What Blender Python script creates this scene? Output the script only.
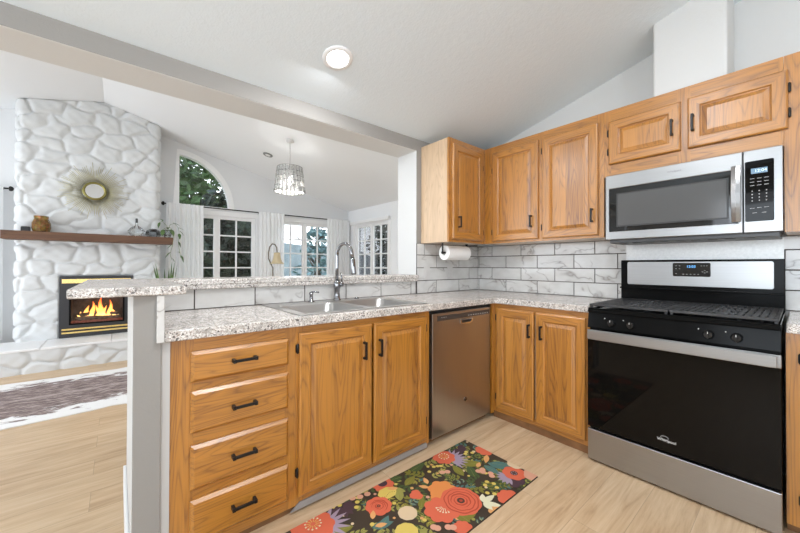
import bpy, bmesh, math, random
import numpy as np
from mathutils import Vector, Matrix, Euler
R = math.radians
PI = math.pi
scene = bpy.context.scene
COL = scene.collection
for o in list(bpy.data.objects):
    bpy.data.objects.remove(o)

# ------------------------------------------------------------------ camera
cam_d = bpy.data.cameras.new('camera')
cam = bpy.data.objects.new('camera', cam_d)
COL.objects.link(cam)
scene.camera = cam
cam_d.sensor_width = 36.0
cam_d.lens = 336.03 / 800 * 36
cam_d.shift_y = -3.24 / 800
cam_d.clip_start = 0.02
yaw, pitch, roll = R(-39.984), R(0.3967), R(0.149)
fw = Vector((-math.sin(yaw) * math.cos(pitch), math.cos(yaw) * math.cos(pitch), math.sin(pitch)))
rt = Vector((math.cos(yaw), math.sin(yaw), 0))
up = rt.cross(fw)
rt2 = rt * math.cos(roll) + up * math.sin(roll)
up2 = up * math.cos(roll) - rt * math.sin(roll)
m3 = Matrix((rt2, up2, -fw)).transposed()
cam.matrix_world = Matrix.Translation((-2.7945, -2.1078, 1.137)) @ m3.to_4x4()

# ------------------------------------------------------------------ world, light, exposure
scene.view_settings.view_transform = 'Standard'
scene.view_settings.look = 'None'
scene.view_settings.gamma = 1.0
scene.view_settings.use_curve_mapping = False
scene.view_settings.exposure = -0.22
scene.cycles.use_denoising = True
scene.cycles.max_bounces = 10
scene.cycles.diffuse_bounces = 6
scene.cycles.sample_clamp_indirect = 6.0

world = bpy.data.worlds.new('sky')
scene.world = world
world.use_nodes = True
wn = world.node_tree.nodes
wl = world.node_tree.links
wbg = wn['Background']
tc = wn.new('ShaderNodeTexCoord')
sx = wn.new('ShaderNodeSeparateXYZ')
wl.new(tc.outputs['Generated'], sx.inputs[0])
cr = wn.new('ShaderNodeValToRGB')
cr.color_ramp.elements[0].position = 0.45
cr.color_ramp.elements[0].color = (0.86, 0.92, 1.0, 1)
cr.color_ramp.elements[1].position = 0.9
cr.color_ramp.elements[1].color = (0.42, 0.62, 0.95, 1)
wl.new(sx.outputs[2], cr.inputs[0])
wl.new(cr.outputs[0], wbg.inputs[0])
wbg.inputs[1].default_value = 4.2


def area(name, loc, direction, sx_, sy_, power, color=(1, 1, 1), shape='RECTANGLE'):
    l = bpy.data.lights.new(name, 'AREA')
    l.shape = shape
    l.size = sx_
    l.size_y = sy_
    l.energy = power
    l.color = color
    o = bpy.data.objects.new(name, l)
    COL.objects.link(o)
    o.location = loc
    o.rotation_euler = Vector(direction).to_track_quat('-Z', 'Z').to_euler()
    return o


# area lamps added at unseen window openings to fill the rooms with light
area('fill_living_left', (-6.25, 2.1, 1.35), (1, 0.15, 0.9), 2.6, 2.0, 46, (0.88, 0.95, 1.0))
area('fill_kitchen_back', (-2.6, -4.85, 1.55), (0.0, 1, 0.10), 2.4, 1.4, 4, (0.80, 0.91, 1.0))
area('fill_back_left', (-4.55, -4.86, 1.55), (0.12, 1, 0.08), 1.0, 1.4, 14, (0.86, 0.94, 1.0))
area('fill_kitchen_left', (-5.45, -2.2, 1.5), (1, -0.1, 1.0), 2.0, 1.5, 64, (0.78, 0.90, 1.0))


def recessed_lamp(loc, power):
    area('recessed_lamp_light', loc, (0, 0, -1), 0.13, 0.13, power, (0.95, 0.97, 1.0), 'DISK')


# ------------------------------------------------------------------ material helpers
MATS = {}


def new_mat(name):
    m = bpy.data.materials.new(name)
    m.use_nodes = True
    nt = m.node_tree
    b = nt.nodes['Principled BSDF']
    return m, nt, b


def N(nt, t, **k):
    n = nt.nodes.new(t)
    for a, v in k.items():
        if a.startswith('i_'):
            n.inputs[a[2:].replace('_', ' ')].default_value = v
        else:
            setattr(n, a, v)
    return n


def ramp(nt, stops, src=None, interp='LINEAR'):
    n = nt.nodes.new('ShaderNodeValToRGB')
    cr_ = n.color_ramp
    cr_.interpolation = interp
    while len(cr_.elements) < len(stops):
        cr_.elements.new(0.5)
    for e, (p, c) in zip(cr_.elements, stops):
        e.position = p
        e.color = (*c, 1) if len(c) == 3 else c
    if src is not None:
        nt.links.new(src, n.inputs[0])
    return n


def mapped(nt, scale=(1, 1, 1), coord='Object', rand=False, rot=(0, 0, 0)):
    t = nt.nodes.new('ShaderNodeTexCoord')
    src = t.outputs[coord]
    if rand:
        oi = nt.nodes.new('ShaderNodeObjectInfo')
        mm = N(nt, 'ShaderNodeMath', operation='MULTIPLY')
        mm.inputs[1].default_value = 11.3
        nt.links.new(oi.outputs['Random'], mm.inputs[0])
        va = N(nt, 'ShaderNodeVectorMath', operation='ADD')
        nt.links.new(src, va.inputs[0])
        nt.links.new(mm.outputs[0], va.inputs[1])
        src = va.outputs[0]
    mp = nt.nodes.new('ShaderNodeMapping')
    mp.inputs['Scale'].default_value = scale
    mp.inputs['Rotation'].default_value = rot
    nt.links.new(src, mp.inputs[0])
    return mp.outputs[0]


def noise(nt, vec, scale, detail=3, rough=0.5, dist=0.0):
    n = nt.nodes.new('ShaderNodeTexNoise')
    n.inputs['Scale'].default_value = scale
    n.inputs['Detail'].default_value = detail
    n.inputs['Roughness'].default_value = rough
    n.inputs['Distortion'].default_value = dist
    if vec is not None:
        nt.links.new(vec, n.inputs['Vector'])
    return n.outputs['Fac']


def math_(nt, op, a, b=None, c=None):
    n = N(nt, 'ShaderNodeMath', operation=op)
    for i, v in enumerate((a, b, c)):
        if v is None:
            continue
        if isinstance(v, (int, float)):
            n.inputs[i].default_value = v
        else:
            nt.links.new(v, n.inputs[i])
    return n.outputs[0]


def mix(nt, fac, a, b, blend='MIX'):
    n = nt.nodes.new('ShaderNodeMix')
    n.data_type = 'RGBA'
    n.blend_type = blend
    for i, v in ((0, fac), (6, a), (7, b)):
        if isinstance(v, (int, float)):
            n.inputs[i].default_value = v
        elif isinstance(v, tuple):
            n.inputs[i].default_value = (*v, 1) if len(v) == 3 else v
        else:
            nt.links.new(v, n.inputs[i])
    return n.outputs[2]


def bump(nt, b, h, strength=0.2, dist=0.002):
    n = nt.nodes.new('ShaderNodeBump')
    n.inputs['Strength'].default_value = strength
    n.inputs['Distance'].default_value = dist
    nt.links.new(h, n.inputs['Height'])
    nt.links.new(n.outputs[0], b.inputs['Normal'])


def plain(name, color, rough=0.5, metal=0.0, var=0.0, vscale=8.0, bmp=0.0, bscale=200.0, coat=0.0, emit=None, estr=0.0,
          spec=None):
    if name in MATS:
        return MATS[name]
    m, nt, b = new_mat(name)
    vec = mapped(nt)
    if var > 0:
        f = noise(nt, vec, vscale, 3)
        c = ramp(nt, [(0.3, tuple(x * (1 - var) for x in color)), (0.7, tuple(min(1, x * (1 + var)) for x in color))], f)
        nt.links.new(c.outputs[0], b.inputs['Base Color'])
    else:
        b.inputs['Base Color'].default_value = (*color, 1)
    b.inputs['Roughness'].default_value = rough
    b.inputs['Metallic'].default_value = metal
    if coat:
        b.inputs['Coat Weight'].default_value = coat
        b.inputs['Coat Roughness'].default_value = 0.08
    if bmp > 0:
        bump(nt, b, noise(nt, vec, bscale, 4, 0.6), bmp, 0.002)
    if emit:
        b.inputs['Emission Color'].default_value = (*emit, 1)
        b.inputs['Emission Strength'].default_value = estr
    if spec is not None:
        b.inputs['Specular IOR Level'].default_value = spec
    MATS[name] = m
    return m


def oak(name, axis, light=(0.47, 0.192, 0.022), dark=(0.145, 0.040, 0.004), boards=0.0, rough=0.36, coat=1.0):
    """Oak with long pores and cathedral figure; grain runs along `axis`."""
    m, nt, b = new_mat(name)
    ax = 'xyz'.index(axis)
    s1 = [10.5, 10.5, 10.5]
    s1[ax] = 1.0
    v1 = mapped(nt, tuple(s1), rand=True)
    t = nt.nodes.new('ShaderNodeTexCoord')
    if boards:
        sep = nt.nodes.new('ShaderNodeSeparateXYZ')
        nt.links.new(t.outputs['Object'], sep.inputs[0])
        bi = math_(nt, 'FLOOR', math_(nt, 'MULTIPLY', math_(nt, 'ADD', sep.outputs[0], 10.02), 1 / boards))
        wn_ = N(nt, 'ShaderNodeTexWhiteNoise', noise_dimensions='1D')
        nt.links.new(bi, wn_.inputs['W'])
        va = N(nt, 'ShaderNodeVectorMath', operation='ADD')
        nt.links.new(v1, va.inputs[0])
        nt.links.new(math_(nt, 'MULTIPLY', wn_.outputs[0], 9.0), va.inputs[1])
        v1 = va.outputs[0]
    n1 = noise(nt, v1, 1.0, 1.5, 0.45)
    ringv = math_(nt, 'PINGPONG', math_(nt, 'MULTIPLY', n1, 19.0), 0.5)
    rings = ramp(nt, [(0.0, (0, 0, 0)), (0.28, (0.62, 0.62, 0.62)), (1.0, (1, 1, 1))],
                 math_(nt, 'MULTIPLY', ringv, 2.0))
    s2 = [210, 210, 210]
    s2[ax] = 4.0
    pores = noise(nt, mapped(nt, tuple(s2), rand=True), 1.0, 2, 0.6)
    s3 = [34, 34, 34]
    s3[ax] = 1.3
    streak = noise(nt, mapped(nt, tuple(s3), rand=True), 1.0, 3, 0.55)
    f = math_(nt, 'ADD', math_(nt, 'MULTIPLY', rings.outputs[0], 0.26),
              math_(nt, 'ADD', math_(nt, 'MULTIPLY', pores, 0.50), math_(nt, 'MULTIPLY', streak, 0.50)))
    if boards:
        f = math_(nt, 'ADD', f, math_(nt, 'MULTIPLY', math_(nt, 'SUBTRACT', wn_.outputs[0], 0.5), 0.34))
    mid = tuple((a + c) / 2 for a, c in zip(light, dark))
    c = ramp(nt, [(0.30, dark), (0.52, mid), (0.74, light), (0.95, tuple(min(1, x * 1.12) for x in light))], f)
    nt.links.new(c.outputs[0], b.inputs['Base Color'])
    b.inputs['Roughness'].default_value = rough
    b.inputs['Coat Weight'].default_value = coat
    b.inputs['Coat IOR'].default_value = 1.62
    b.inputs['Coat Roughness'].default_value = 0.33
    bump(nt, b, pores, 0.10, 0.001)
    MATS[name] = m
    return m


def steel(name, axis, color=(0.38, 0.38, 0.38), rough=0.33):
    m, nt, b = new_mat(name)
    s = [260, 260, 260]
    s['xyz'.index(axis)] = 2.0
    v = mapped(nt, tuple(s))
    n = noise(nt, v, 1.0, 2, 0.6)
    c = ramp(nt, [(0.3, tuple(x * 0.96 for x in color)), (0.7, tuple(x * 1.03 for x in color))], n)
    nt.links.new(c.outputs[0], b.inputs['Base Color'])
    b.inputs['Metallic'].default_value = 1.0
    b.inputs['Roughness'].default_value = rough
    MATS[name] = m
    return m


def wall_paint(name, color, bmp=0.25, scale=160.0):
    m, nt, b = new_mat(name)
    v = mapped(nt)
    n = noise(nt, v, scale, 3, 0.6)
    n2 = noise(nt, v, scale * 0.35, 2, 0.5)
    b.inputs['Base Color'].default_value = (*color, 1)
    b.inputs['Roughness'].default_value = 0.75
    b.inputs['Specular IOR Level'].default_value = 0.25
    bump(nt, b, math_(nt, 'ADD', n, n2), bmp, 0.003)
    MATS[name] = m
    return m


def granite(name):
    m, nt, b = new_mat(name)
    v = mapped(nt)
    dv = N(nt, 'ShaderNodeTexNoise')
    dv.inputs['Scale'].default_value = 90
    nt.links.new(v, dv.inputs['Vector'])
    va = N(nt, 'ShaderNodeVectorMath', operation='MULTIPLY_ADD')
    nt.links.new(dv.outputs['Color'], va.inputs[0])
    va.inputs[1].default_value = (0.008, 0.008, 0.008)
    nt.links.new(v, va.inputs[2])

    def grains(scale, stops):
        vo = nt.nodes.new('ShaderNodeTexVoronoi')
        vo.inputs['Scale'].default_value = scale
        nt.links.new(va.outputs[0], vo.inputs['Vector'])
        sc_ = nt.nodes.new('ShaderNodeSeparateColor')
        nt.links.new(vo.outputs['Color'], sc_.inputs[0])
        return ramp(nt, stops, sc_.outputs[0], 'CONSTANT').outputs[0]
    base = grains(300, [(0.0, (0.14, 0.12, 0.11)), (0.05, (0.36, 0.30, 0.26)), (0.22, (0.52, 0.465, 0.42)),
                        (0.45, (0.67, 0.63, 0.59)), (0.72, (0.80, 0.77, 0.735))])
    dk = grains(145, [(0.0, (1, 1, 1)), (0.05, (0, 0, 0))])
    c1 = mix(nt, math_(nt, 'MULTIPLY', dk, 0.82), base, (0.075, 0.062, 0.060))
    gr = grains(75, [(0.0, (0, 0, 0)), (0.80, (0.6, 0.6, 0.6))])
    c2 = mix(nt, gr, c1, (0.36, 0.33, 0.30))
    cl = ramp(nt, [(0.35, (0.86, 0.86, 0.86)), (0.65, (1.08, 1.08, 1.08))], noise(nt, v, 14, 3))
    c3 = mix(nt, 1.0, c2, cl.outputs[0], 'MULTIPLY')
    nt.links.new(c3, b.inputs['Base Color'])
    b.inputs['Roughness'].default_value = 0.2
    MATS[name] = m
    return m


def marble(name):
    """Glazed tile face: warm white with thin grey veins; every tile has its own UV offset."""
    m, nt, b = new_mat(name)
    v = mapped(nt, (1, 1, 1), coord='UV')
    n = noise(nt, v, 1.5, 3, 0.5, 0.5)
    line = math_(nt, 'ABSOLUTE', math_(nt, 'SUBTRACT', n, 0.5))
    veins = ramp(nt, [(0.0, (1, 1, 1)), (0.006, (0.5, 0.5, 0.5)), (0.02, (0.1, 0.1, 0.1)), (0.06, (0, 0, 0))], line)
    mask = ramp(nt, [(0.44, (0, 0, 0)), (0.54, (1, 1, 1))], noise(nt, v, 1.3, 2))
    vf = math_(nt, 'MULTIPLY', veins.outputs[0], mask.outputs[0])
    cloud = ramp(nt, [(0.3, (0.61, 0.595, 0.57)), (0.7, (0.70, 0.69, 0.67))], noise(nt, v, 4.0, 3))
    c = mix(nt, math_(nt, 'MULTIPLY', vf, 0.9), cloud.outputs[0], (0.30, 0.27, 0.25))
    nt.links.new(c, b.inputs['Base Color'])
    b.inputs['Roughness'].default_value = 0.12
    MATS[name] = m
    return m


def plank_floor(name):
    m, nt, b = new_mat(name)
    t = nt.nodes.new('ShaderNodeTexCoord')
    br = nt.nodes.new('ShaderNodeTexBrick')
    br.offset = 0.37
    br.offset_frequency = 2
    nt.links.new(t.outputs['Object'], br.inputs['Vector'])
    br.inputs['Scale'].default_value = 1.0
    br.inputs['Brick Width'].default_value = 1.22
    br.inputs['Row Height'].default_value = 0.18
    br.inputs['Mortar Size'].default_value = 0.0011
    br.inputs['Mortar Smooth'].default_value = 0.3
    br.inputs['Bias'].default_value = 0.0
    br.inputs['Color1'].default_value = (0, 0, 0, 1)
    br.inputs['Color2'].default_value = (1, 1, 1, 1)
    br.inputs['Mortar'].default_value = (0.5, 0.5, 0.5, 1)
    va = N(nt, 'ShaderNodeVectorMath', operation='ADD')
    mp = nt.nodes.new('ShaderNodeMapping')
    mp.inputs['Scale'].default_value = (1.0, 9.0, 1.0)
    nt.links.new(t.outputs['Object'], mp.inputs[0])
    sc_ = N(nt, 'ShaderNodeVectorMath', operation='SCALE')
    nt.links.new(br.outputs['Color'], sc_.inputs[0])
    sc_.inputs['Scale'].default_value = 6.0
    nt.links.new(mp.outputs[0], va.inputs[0])
    nt.links.new(sc_.outputs[0], va.inputs[1])
    vv = va.outputs[0]
    grain = noise(nt, vv, 2.2, 5, 0.62, 0.9)
    mp2 = nt.nodes.new('ShaderNodeMapping')
    mp2.inputs['Scale'].default_value = (4.0, 95.0, 1.0)
    nt.links.new(t.outputs['Object'], mp2.inputs[0])
    fine = noise(nt, mp2.outputs[0], 1.0, 3, 0.6)
    f = math_(nt, 'ADD', math_(nt, 'MULTIPLY', grain, 0.75), math_(nt, 'MULTIPLY', fine, 0.25))
    sepc = nt.nodes.new('ShaderNodeSeparateColor')
    nt.links.new(br.outputs['Color'], sepc.inputs[0])
    f = math_(nt, 'ADD', f, math_(nt, 'MULTIPLY', math_(nt, 'SUBTRACT', sepc.outputs[0], 0.5), 0.09))
    c = ramp(nt, [(0.28, (0.39, 0.25, 0.14)), (0.44, (0.54, 0.375, 0.225)), (0.58, (0.62, 0.455, 0.29)),
                  (0.76, (0.68, 0.52, 0.355))], f)
    c2 = mix(nt, math_(nt, 'MULTIPLY', br.outputs['Fac'], 0.6), c.outputs[0], (0.24, 0.17, 0.11))
    nt.links.new(c2, b.inputs['Base Color'])
    b.inputs['Roughness'].default_value = 0.42
    bump(nt, b, fine, 0.06, 0.001)
    MATS[name] = m
    return m


def glass_pane(name, tint=(1, 1, 1), refl=0.9):
    m, nt, b = new_mat(name)
    nt.nodes.remove(b)
    out = nt.nodes['Material Output']
    tr = N(nt, 'ShaderNodeBsdfTransparent')
    tr.inputs[0].default_value = (*tint, 1)
    gl = N(nt, 'ShaderNodeBsdfGlossy')
    gl.inputs['Roughness'].default_value = 0.02
    fr = N(nt, 'ShaderNodeFresnel')
    fr.inputs[0].default_value = 1.45
    mx = N(nt, 'ShaderNodeMixShader')
    nt.links.new(math_(nt, 'MULTIPLY', fr.outputs[0], refl), mx.inputs[0])
    nt.links.new(tr.outputs[0], mx.inputs[1])
    nt.links.new(gl.outputs[0], mx.inputs[2])
    nt.links.new(mx.outputs[0], out.inputs[0])
    MATS[name] = m
    return m


def sheer(name):
    m, nt, b = new_mat(name)
    nt.nodes.remove(b)
    out = nt.nodes['Material Output']
    d = N(nt, 'ShaderNodeBsdfDiffuse')
    d.inputs[0].default_value = (0.95, 0.955, 0.96, 1)
    tl = N(nt, 'ShaderNodeBsdfTranslucent')
    tl.inputs[0].default_value = (0.95, 0.955, 0.96, 1)
    tp = N(nt, 'ShaderNodeBsdfTransparent')
    v = mapped(nt, (900, 900, 900))
    w = noise(nt, mapped(nt, (60, 60, 6)), 1.0, 2)
    m1 = N(nt, 'ShaderNodeMixShader')
    m1.inputs[0].default_value = 0.30
    nt.links.new(d.outputs[0], m1.inputs[1])
    nt.links.new(tl.outputs[0], m1.inputs[2])
    m2 = N(nt, 'ShaderNodeMixShader')
    m2.inputs[0].default_value = 0.03
    nt.links.new(m1.outputs[0], m2.inputs[1])
    nt.links.new(tp.outputs[0], m2.inputs[2])
    nt.links.new(m2.outputs[0], out.inputs[0])
    MATS[name] = m
    return m


oak_up_v = oak('oak_upright', 'z', boards=0.075)
oak_fr_v = oak('oak_frame_upright', 'z')
oak_fr_h = oak('oak_frame_level', 'x')
oak_side = oak('oak_side_panel', 'z', light=(0.66, 0.47, 0.30), dark=(0.50, 0.33, 0.19))
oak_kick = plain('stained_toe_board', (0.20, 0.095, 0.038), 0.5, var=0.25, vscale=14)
st_h = steel('brushed_steel_level', 'x')
st_v = steel('brushed_steel_upright', 'z')
st_dark = steel('brushed_steel_warm', 'z', (0.47, 0.44, 0.41), 0.30)
chrome = plain('chrome', (0.30, 0.30, 0.31), 0.07, 1.0)
black_metal = plain('black_metal', (0.012, 0.011, 0.011), 0.38, 0.3)
black_gloss = plain('black_enamel', (0.006, 0.006, 0.006), 0.14, 0.0, spec=0.07)
knob_black = plain('knob_black', (0.010, 0.010, 0.010), 0.18, 0.0)
black_glass = plain('black_glass', (0.006, 0.0055, 0.005), 0.035, 0.0, coat=0.3)
black_matt = plain('black_plastic', (0.018, 0.018, 0.019), 0.5)
iron = plain('cast_iron', (0.05, 0.05, 0.052), 0.46, 0.35, var=0.2, bmp=0.2, bscale=300)
shaded_face = wall_paint('shaded_wall_paint', (0.31, 0.295, 0.275))  # darker copy of the wall paint, with shade put into the colour
oven_glass = plain('oven_glass', (0.004, 0.0035, 0.003), 0.04, 0.0, spec=0.16)
wall_kit = wall_paint('kitchen_wall_paint', (0.68, 0.68, 0.67))
ceil_kit = wall_paint('kitchen_ceiling_paint', (0.78, 0.845, 0.885), 0.5, 95)
wall_liv = wall_paint('living_wall_paint', (0.74, 0.75, 0.76))
white_paint = wall_paint('white_wall_paint', (0.87, 0.885, 0.90))
trim_white = plain('trim_white', (0.86, 0.86, 0.86), 0.4)
stone_white = plain('painted_stone', (0.67, 0.685, 0.69), 0.55, bmp=0.35, bscale=45)
gran = granite('speckled_laminate')
marb = marble('marble_tile')
grout = plain('dark_grout', (0.07, 0.055, 0.047), 0.85)
floor_m = plank_floor('oak_planks')
pane_m = glass_pane('window_glass')
sheer_m = sheer('sheer_white_cloth')
brass = plain('polished_brass', (0.86, 0.64, 0.25), 0.22, 1.0)


# ------------------------------------------------------------------ mesh helpers
class MB:
    def __init__(self):
        self.bm = bmesh.new()

    def box(self, x0, x1, y0, y1, z0, z1, mi=0):
        vs = [self.bm.verts.new((x, y, z)) for x in (x0, x1) for y in (y0, y1) for z in (z0, z1)]
        for f in ((0, 1, 3, 2), (4, 6, 7, 5), (0, 4, 5, 1), (2, 3, 7, 6), (0, 2, 6, 4), (1, 5, 7, 3)):
            fc = self.bm.faces.new([vs[i] for i in f])
            fc.material_index = mi
        return vs

    def rings(self, rs, mi=0, cap0=True, cap1=True, closed=False, smooth=False, mfun=None):
        rows = [[self.bm.verts.new(p) for p in r] for r in rs]
        n = len(rows[0])
        k = len(rows)
        for i in range(k if closed else k - 1):
            a, b = rows[i], rows[(i + 1) % k]
            for j in range(n):
                f = self.bm.faces.new((a[j], a[(j + 1) % n], b[(j + 1) % n], b[j]))
                f.material_index = mfun(i, j) if mfun else mi
                f.smooth = smooth
        if not closed:
            if cap0:
                f = self.bm.faces.new(rows[0][::-1]); f.material_index = mi
            if cap1:
                f = self.bm.faces.new(rows[-1]); f.material_index = mi
        return rows

    def tube(self, pts, r, seg=10, mi=0, cap=True, smooth=True):
        pts = [Vector(p) for p in pts]
        rr = r if isinstance(r, (list, tuple)) else [r] * len(pts)
        rs = []
        prev = None
        for i, p in enumerate(pts):
            if i == 0:
                t = pts[1] - pts[0]
            elif i == len(pts) - 1:
                t = pts[-1] - pts[-2]
            else:
                t = (pts[i + 1] - p).normalized() + (p - pts[i - 1]).normalized()
            t.normalize()
            if prev is None:
                u = t.cross(Vector((0, 0, 1)))
                if u.length < 0.05:
                    u = t.cross(Vector((1, 0, 0)))
            else:
                u = prev - t * prev.dot(t)
            u.normalize()
            prev = u
            w = t.cross(u)
            rs.append([p + (u * math.cos(a) + w * math.sin(a)) * rr[i] for a in [2 * PI * j / seg for j in range(seg)]])
        self.rings(rs, mi, cap, cap, smooth=smooth)

    def lathe(self, prof, c=(0, 0, 0), seg=24, mi=0, axis='z', smooth=True, cap=True, sy=1.0):
        rs = []
        for r, h in prof:
            ring = []
            for j in range(seg):
                a = 2 * PI * j / seg
                u, v = r * math.cos(a), r * math.sin(a) * sy
                if axis == 'z':
                    q = (c[0] + u, c[1] + v, c[2] + h)
                elif axis == 'y':
                    q = (c[0] + u, c[1] + h, c[2] + v)
                else:
                    q = (c[0] + h, c[1] + u, c[2] + v)
                ring.append(q)
            rs.append(ring)
        self.rings(rs, mi, cap, cap, smooth=smooth)

    def prism(self, poly, lo, hi, axis='z', mi=0):
        def P(a, b, c):
            return (a, b, c) if axis == 'z' else ((a, c, b) if axis == 'y' else (c, a, b))
        A = [self.bm.verts.new(P(a, b, lo)) for a, b in poly]
        B = [self.bm.verts.new(P(a, b, hi)) for a, b in poly]
        n = len(poly)
        fs = [self.bm.faces.new(A[::-1]), self.bm.faces.new(B)]
        for i in range(n):
            fs.append(self.bm.faces.new((A[i], A[(i + 1) % n], B[(i + 1) % n], B[i])))
        for f in fs:
            f.material_index = mi

    def cells(self, us, vs, keep, lo, hi, axis='z', mi=0):
        """Slab made of the kept cells of a rectangular grid: one closed surface with openings."""
        cache = {}

        def V(i, j, s):
            k = (i, j, s)
            if k not in cache:
                a, b, c = us[i], vs[j], (lo, hi)[s]
                cache[k] = self.bm.verts.new((a, b, c) if axis == 'z' else ((a, c, b) if axis == 'y' else (c, a, b)))
            return cache[k]
        K = {(i, j) for i in range(len(us) - 1) for j in range(len(vs) - 1)
             if keep((us[i] + us[i + 1]) / 2, (vs[j] + vs[j + 1]) / 2)}
        for i, j in K:
            for s in (0, 1):
                f = self.bm.faces.new([V(i, j, s), V(i + 1, j, s), V(i + 1, j + 1, s), V(i, j + 1, s)])
                f.material_index = mi
            for (di, dj, a, b) in ((-1, 0, (0, 0), (0, 1)), (1, 0, (1, 0), (1, 1)), (0, -1, (0, 0), (1, 0)), (0, 1, (0, 1), (1, 1))):
                if (i + di, j + dj) not in K:
                    f = self.bm.faces.new([V(i + a[0], j + a[1], 0), V(i + b[0], j + b[1], 0),
                                           V(i + b[0], j + b[1], 1), V(i + a[0], j + a[1], 1)])
                    f.material_index = mi

    def build(self, name, mats, parent=None, bevel=0.0, seg=2, recalc=True, loc=None, rotz=0.0):
        if recalc:
            bmesh.ops.recalc_face_normals(self.bm, faces=self.bm.faces)
        me = bpy.data.meshes.new(name)
        self.bm.to_mesh(me)
        self.bm.free()
        for m in (mats if isinstance(mats, (list, tuple)) else [mats]):
            me.materials.append(m)
        o = bpy.data.objects.new(name, me)
        COL.objects.link(o)
        if parent is not None:
            o.parent = parent
        if loc is not None:
            o.location = loc
            o.rotation_euler = (0, 0, rotz)
        if bevel > 0:
            b = o.modifiers.new('bevel', 'BEVEL')
            b.width = bevel
            b.segments = seg
            b.limit_method = 'ANGLE'
            b.angle_limit = R(40)
        return o


def tag(o, label, cat, group=None):
    o['label'] = label
    o['category'] = cat
    if group:
        o['group'] = group
    return o


def thing(name, label, cat, loc=(0, 0, 0), rotz=0.0, group=None):
    o = bpy.data.objects.new(name, None)
    COL.objects.link(o)
    o.location = loc
    o.rotation_euler = (0, 0, rotz)
    return tag(o, label, cat, group)


def structure(o, label=None):
    o['kind'] = 'structure'
    if label:
        o['label'] = label
    return o


def text(s, size, loc, rot, m, parent, name='lettering', align='CENTER', extrude=0.0004):
    c = bpy.data.curves.new(name, 'FONT')
    c.body = s
    c.size = size
    c.extrude = extrude
    c.align_x = align
    c.align_y = 'CENTER'
    tmp = bpy.data.objects.new(name, c)
    COL.objects.link(tmp)
    bpy.context.view_layer.update()
    me = bpy.data.meshes.new_from_object(tmp.evaluated_get(bpy.context.evaluated_depsgraph_get()))
    bpy.data.objects.remove(tmp)
    me.materials.clear()
    me.materials.append(m)
    o = bpy.data.objects.new(name, me)
    COL.objects.link(o)
    o.parent = parent
    o.location = loc
    o.rotation_euler = rot
    return o


def rrect(x0, x1, z0, z1, r, seg=5):
    pts = []
    for cx, cz, a0 in ((x1 - r, z0 + r, -90), (x1 - r, z1 - r, 0), (x0 + r, z1 - r, 90), (x0 + r, z0 + r, 180)):
        for k in range(seg + 1):
            a = R(a0 + 90 * k / seg)
            pts.append((cx + r * math.cos(a), cz + r * math.sin(a)))
    return pts


# ================================================================== SETTING
KS = 0.252                       # slope of the vaulted kitchen ceiling
HEAD = 2.12                      # underside of the header over the bar
XR = 0.85                        # right wall of the living room
YF = 3.90                        # far wall of the living room
RIDGE_X, RIDGE_Z, LS = -2.94, 3.190, 0.2480

b = MB(); b.box(-6.6, 1.4, -5.2, 4.4, -0.08, 0.0)
structure(b.build('floor', floor_m), 'light oak plank floor running through kitchen and living room')

# kitchen ceiling: rises towards the camera
b = MB()
b.prism([(0.0, 2.22), (-5.0, 2.22 + 5.0 * KS), (-5.0, 2.34 + 5.0 * KS), (0.0, 2.34)], -5.4, 0.12, 'x')
structure(b.build('ceiling', ceil_kit), 'textured grey vaulted ceiling over the kitchen')
b = MB()
zl = RIDGE_Z - LS * (XR + 0.2 - RIDGE_X)
b.prism([(-6.4, RIDGE_Z - LS * (6.4 + RIDGE_X)), (RIDGE_X, RIDGE_Z), (XR + 0.2, zl), (XR + 0.2, zl + 0.1),
         (RIDGE_X, RIDGE_Z + 0.1), (-6.4, RIDGE_Z - LS * (6.4 + RIDGE_X) + 0.1)], 0.2, YF + 0.14, 'y')
structure(b.build('ceiling', white_paint), 'white gabled ceiling over the living room')

# wall between kitchen and living room: header, right pier (thick), opening to the left
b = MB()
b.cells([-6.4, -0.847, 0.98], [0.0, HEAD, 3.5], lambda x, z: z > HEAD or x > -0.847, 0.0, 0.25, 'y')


def shade_front_faces(bld):
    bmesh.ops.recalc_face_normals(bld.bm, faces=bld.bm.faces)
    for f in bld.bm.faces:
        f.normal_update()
        if f.normal.y < -0.9:  # kitchen-facing sides take the darker copy in place of shade
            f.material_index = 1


shade_front_faces(b)
structure(b.build('wall_divider', [wall_kit, shaded_face], bevel=0.006), 'header and pier framing the opening above the bar')
# low walls that carry the bar top
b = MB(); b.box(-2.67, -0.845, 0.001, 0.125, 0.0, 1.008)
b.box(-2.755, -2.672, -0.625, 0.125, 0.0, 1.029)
shade_front_faces(b)
structure(b.build('wall_peninsula', [wall_kit, shaded_face], bevel=0.004), 'painted half wall at the end of the peninsula')
b = MB(); b.box(-2.768, -2.7555, -0.60, 0.135, 0.0, 0.105)
structure(b.build('baseboard_peninsula', trim_white, bevel=0.003))

b = MB(); b.box(0.0, 0.12, -5.0, 0.0, 0.0, 3.7)
structure(b.build('wall_right', wall_kit), 'painted kitchen wall behind the range')
b = MB()
b.prism([(-1.533, 2.10), (-1.533, 2.64), (-1.86, 2.72), (-1.86, 2.10)], -0.305, 0.0, 'x')
structure(b.build('wall_chase', wall_kit, bevel=0.012), 'boxed duct chase rising from the upper cabinets to the ceiling')

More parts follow.
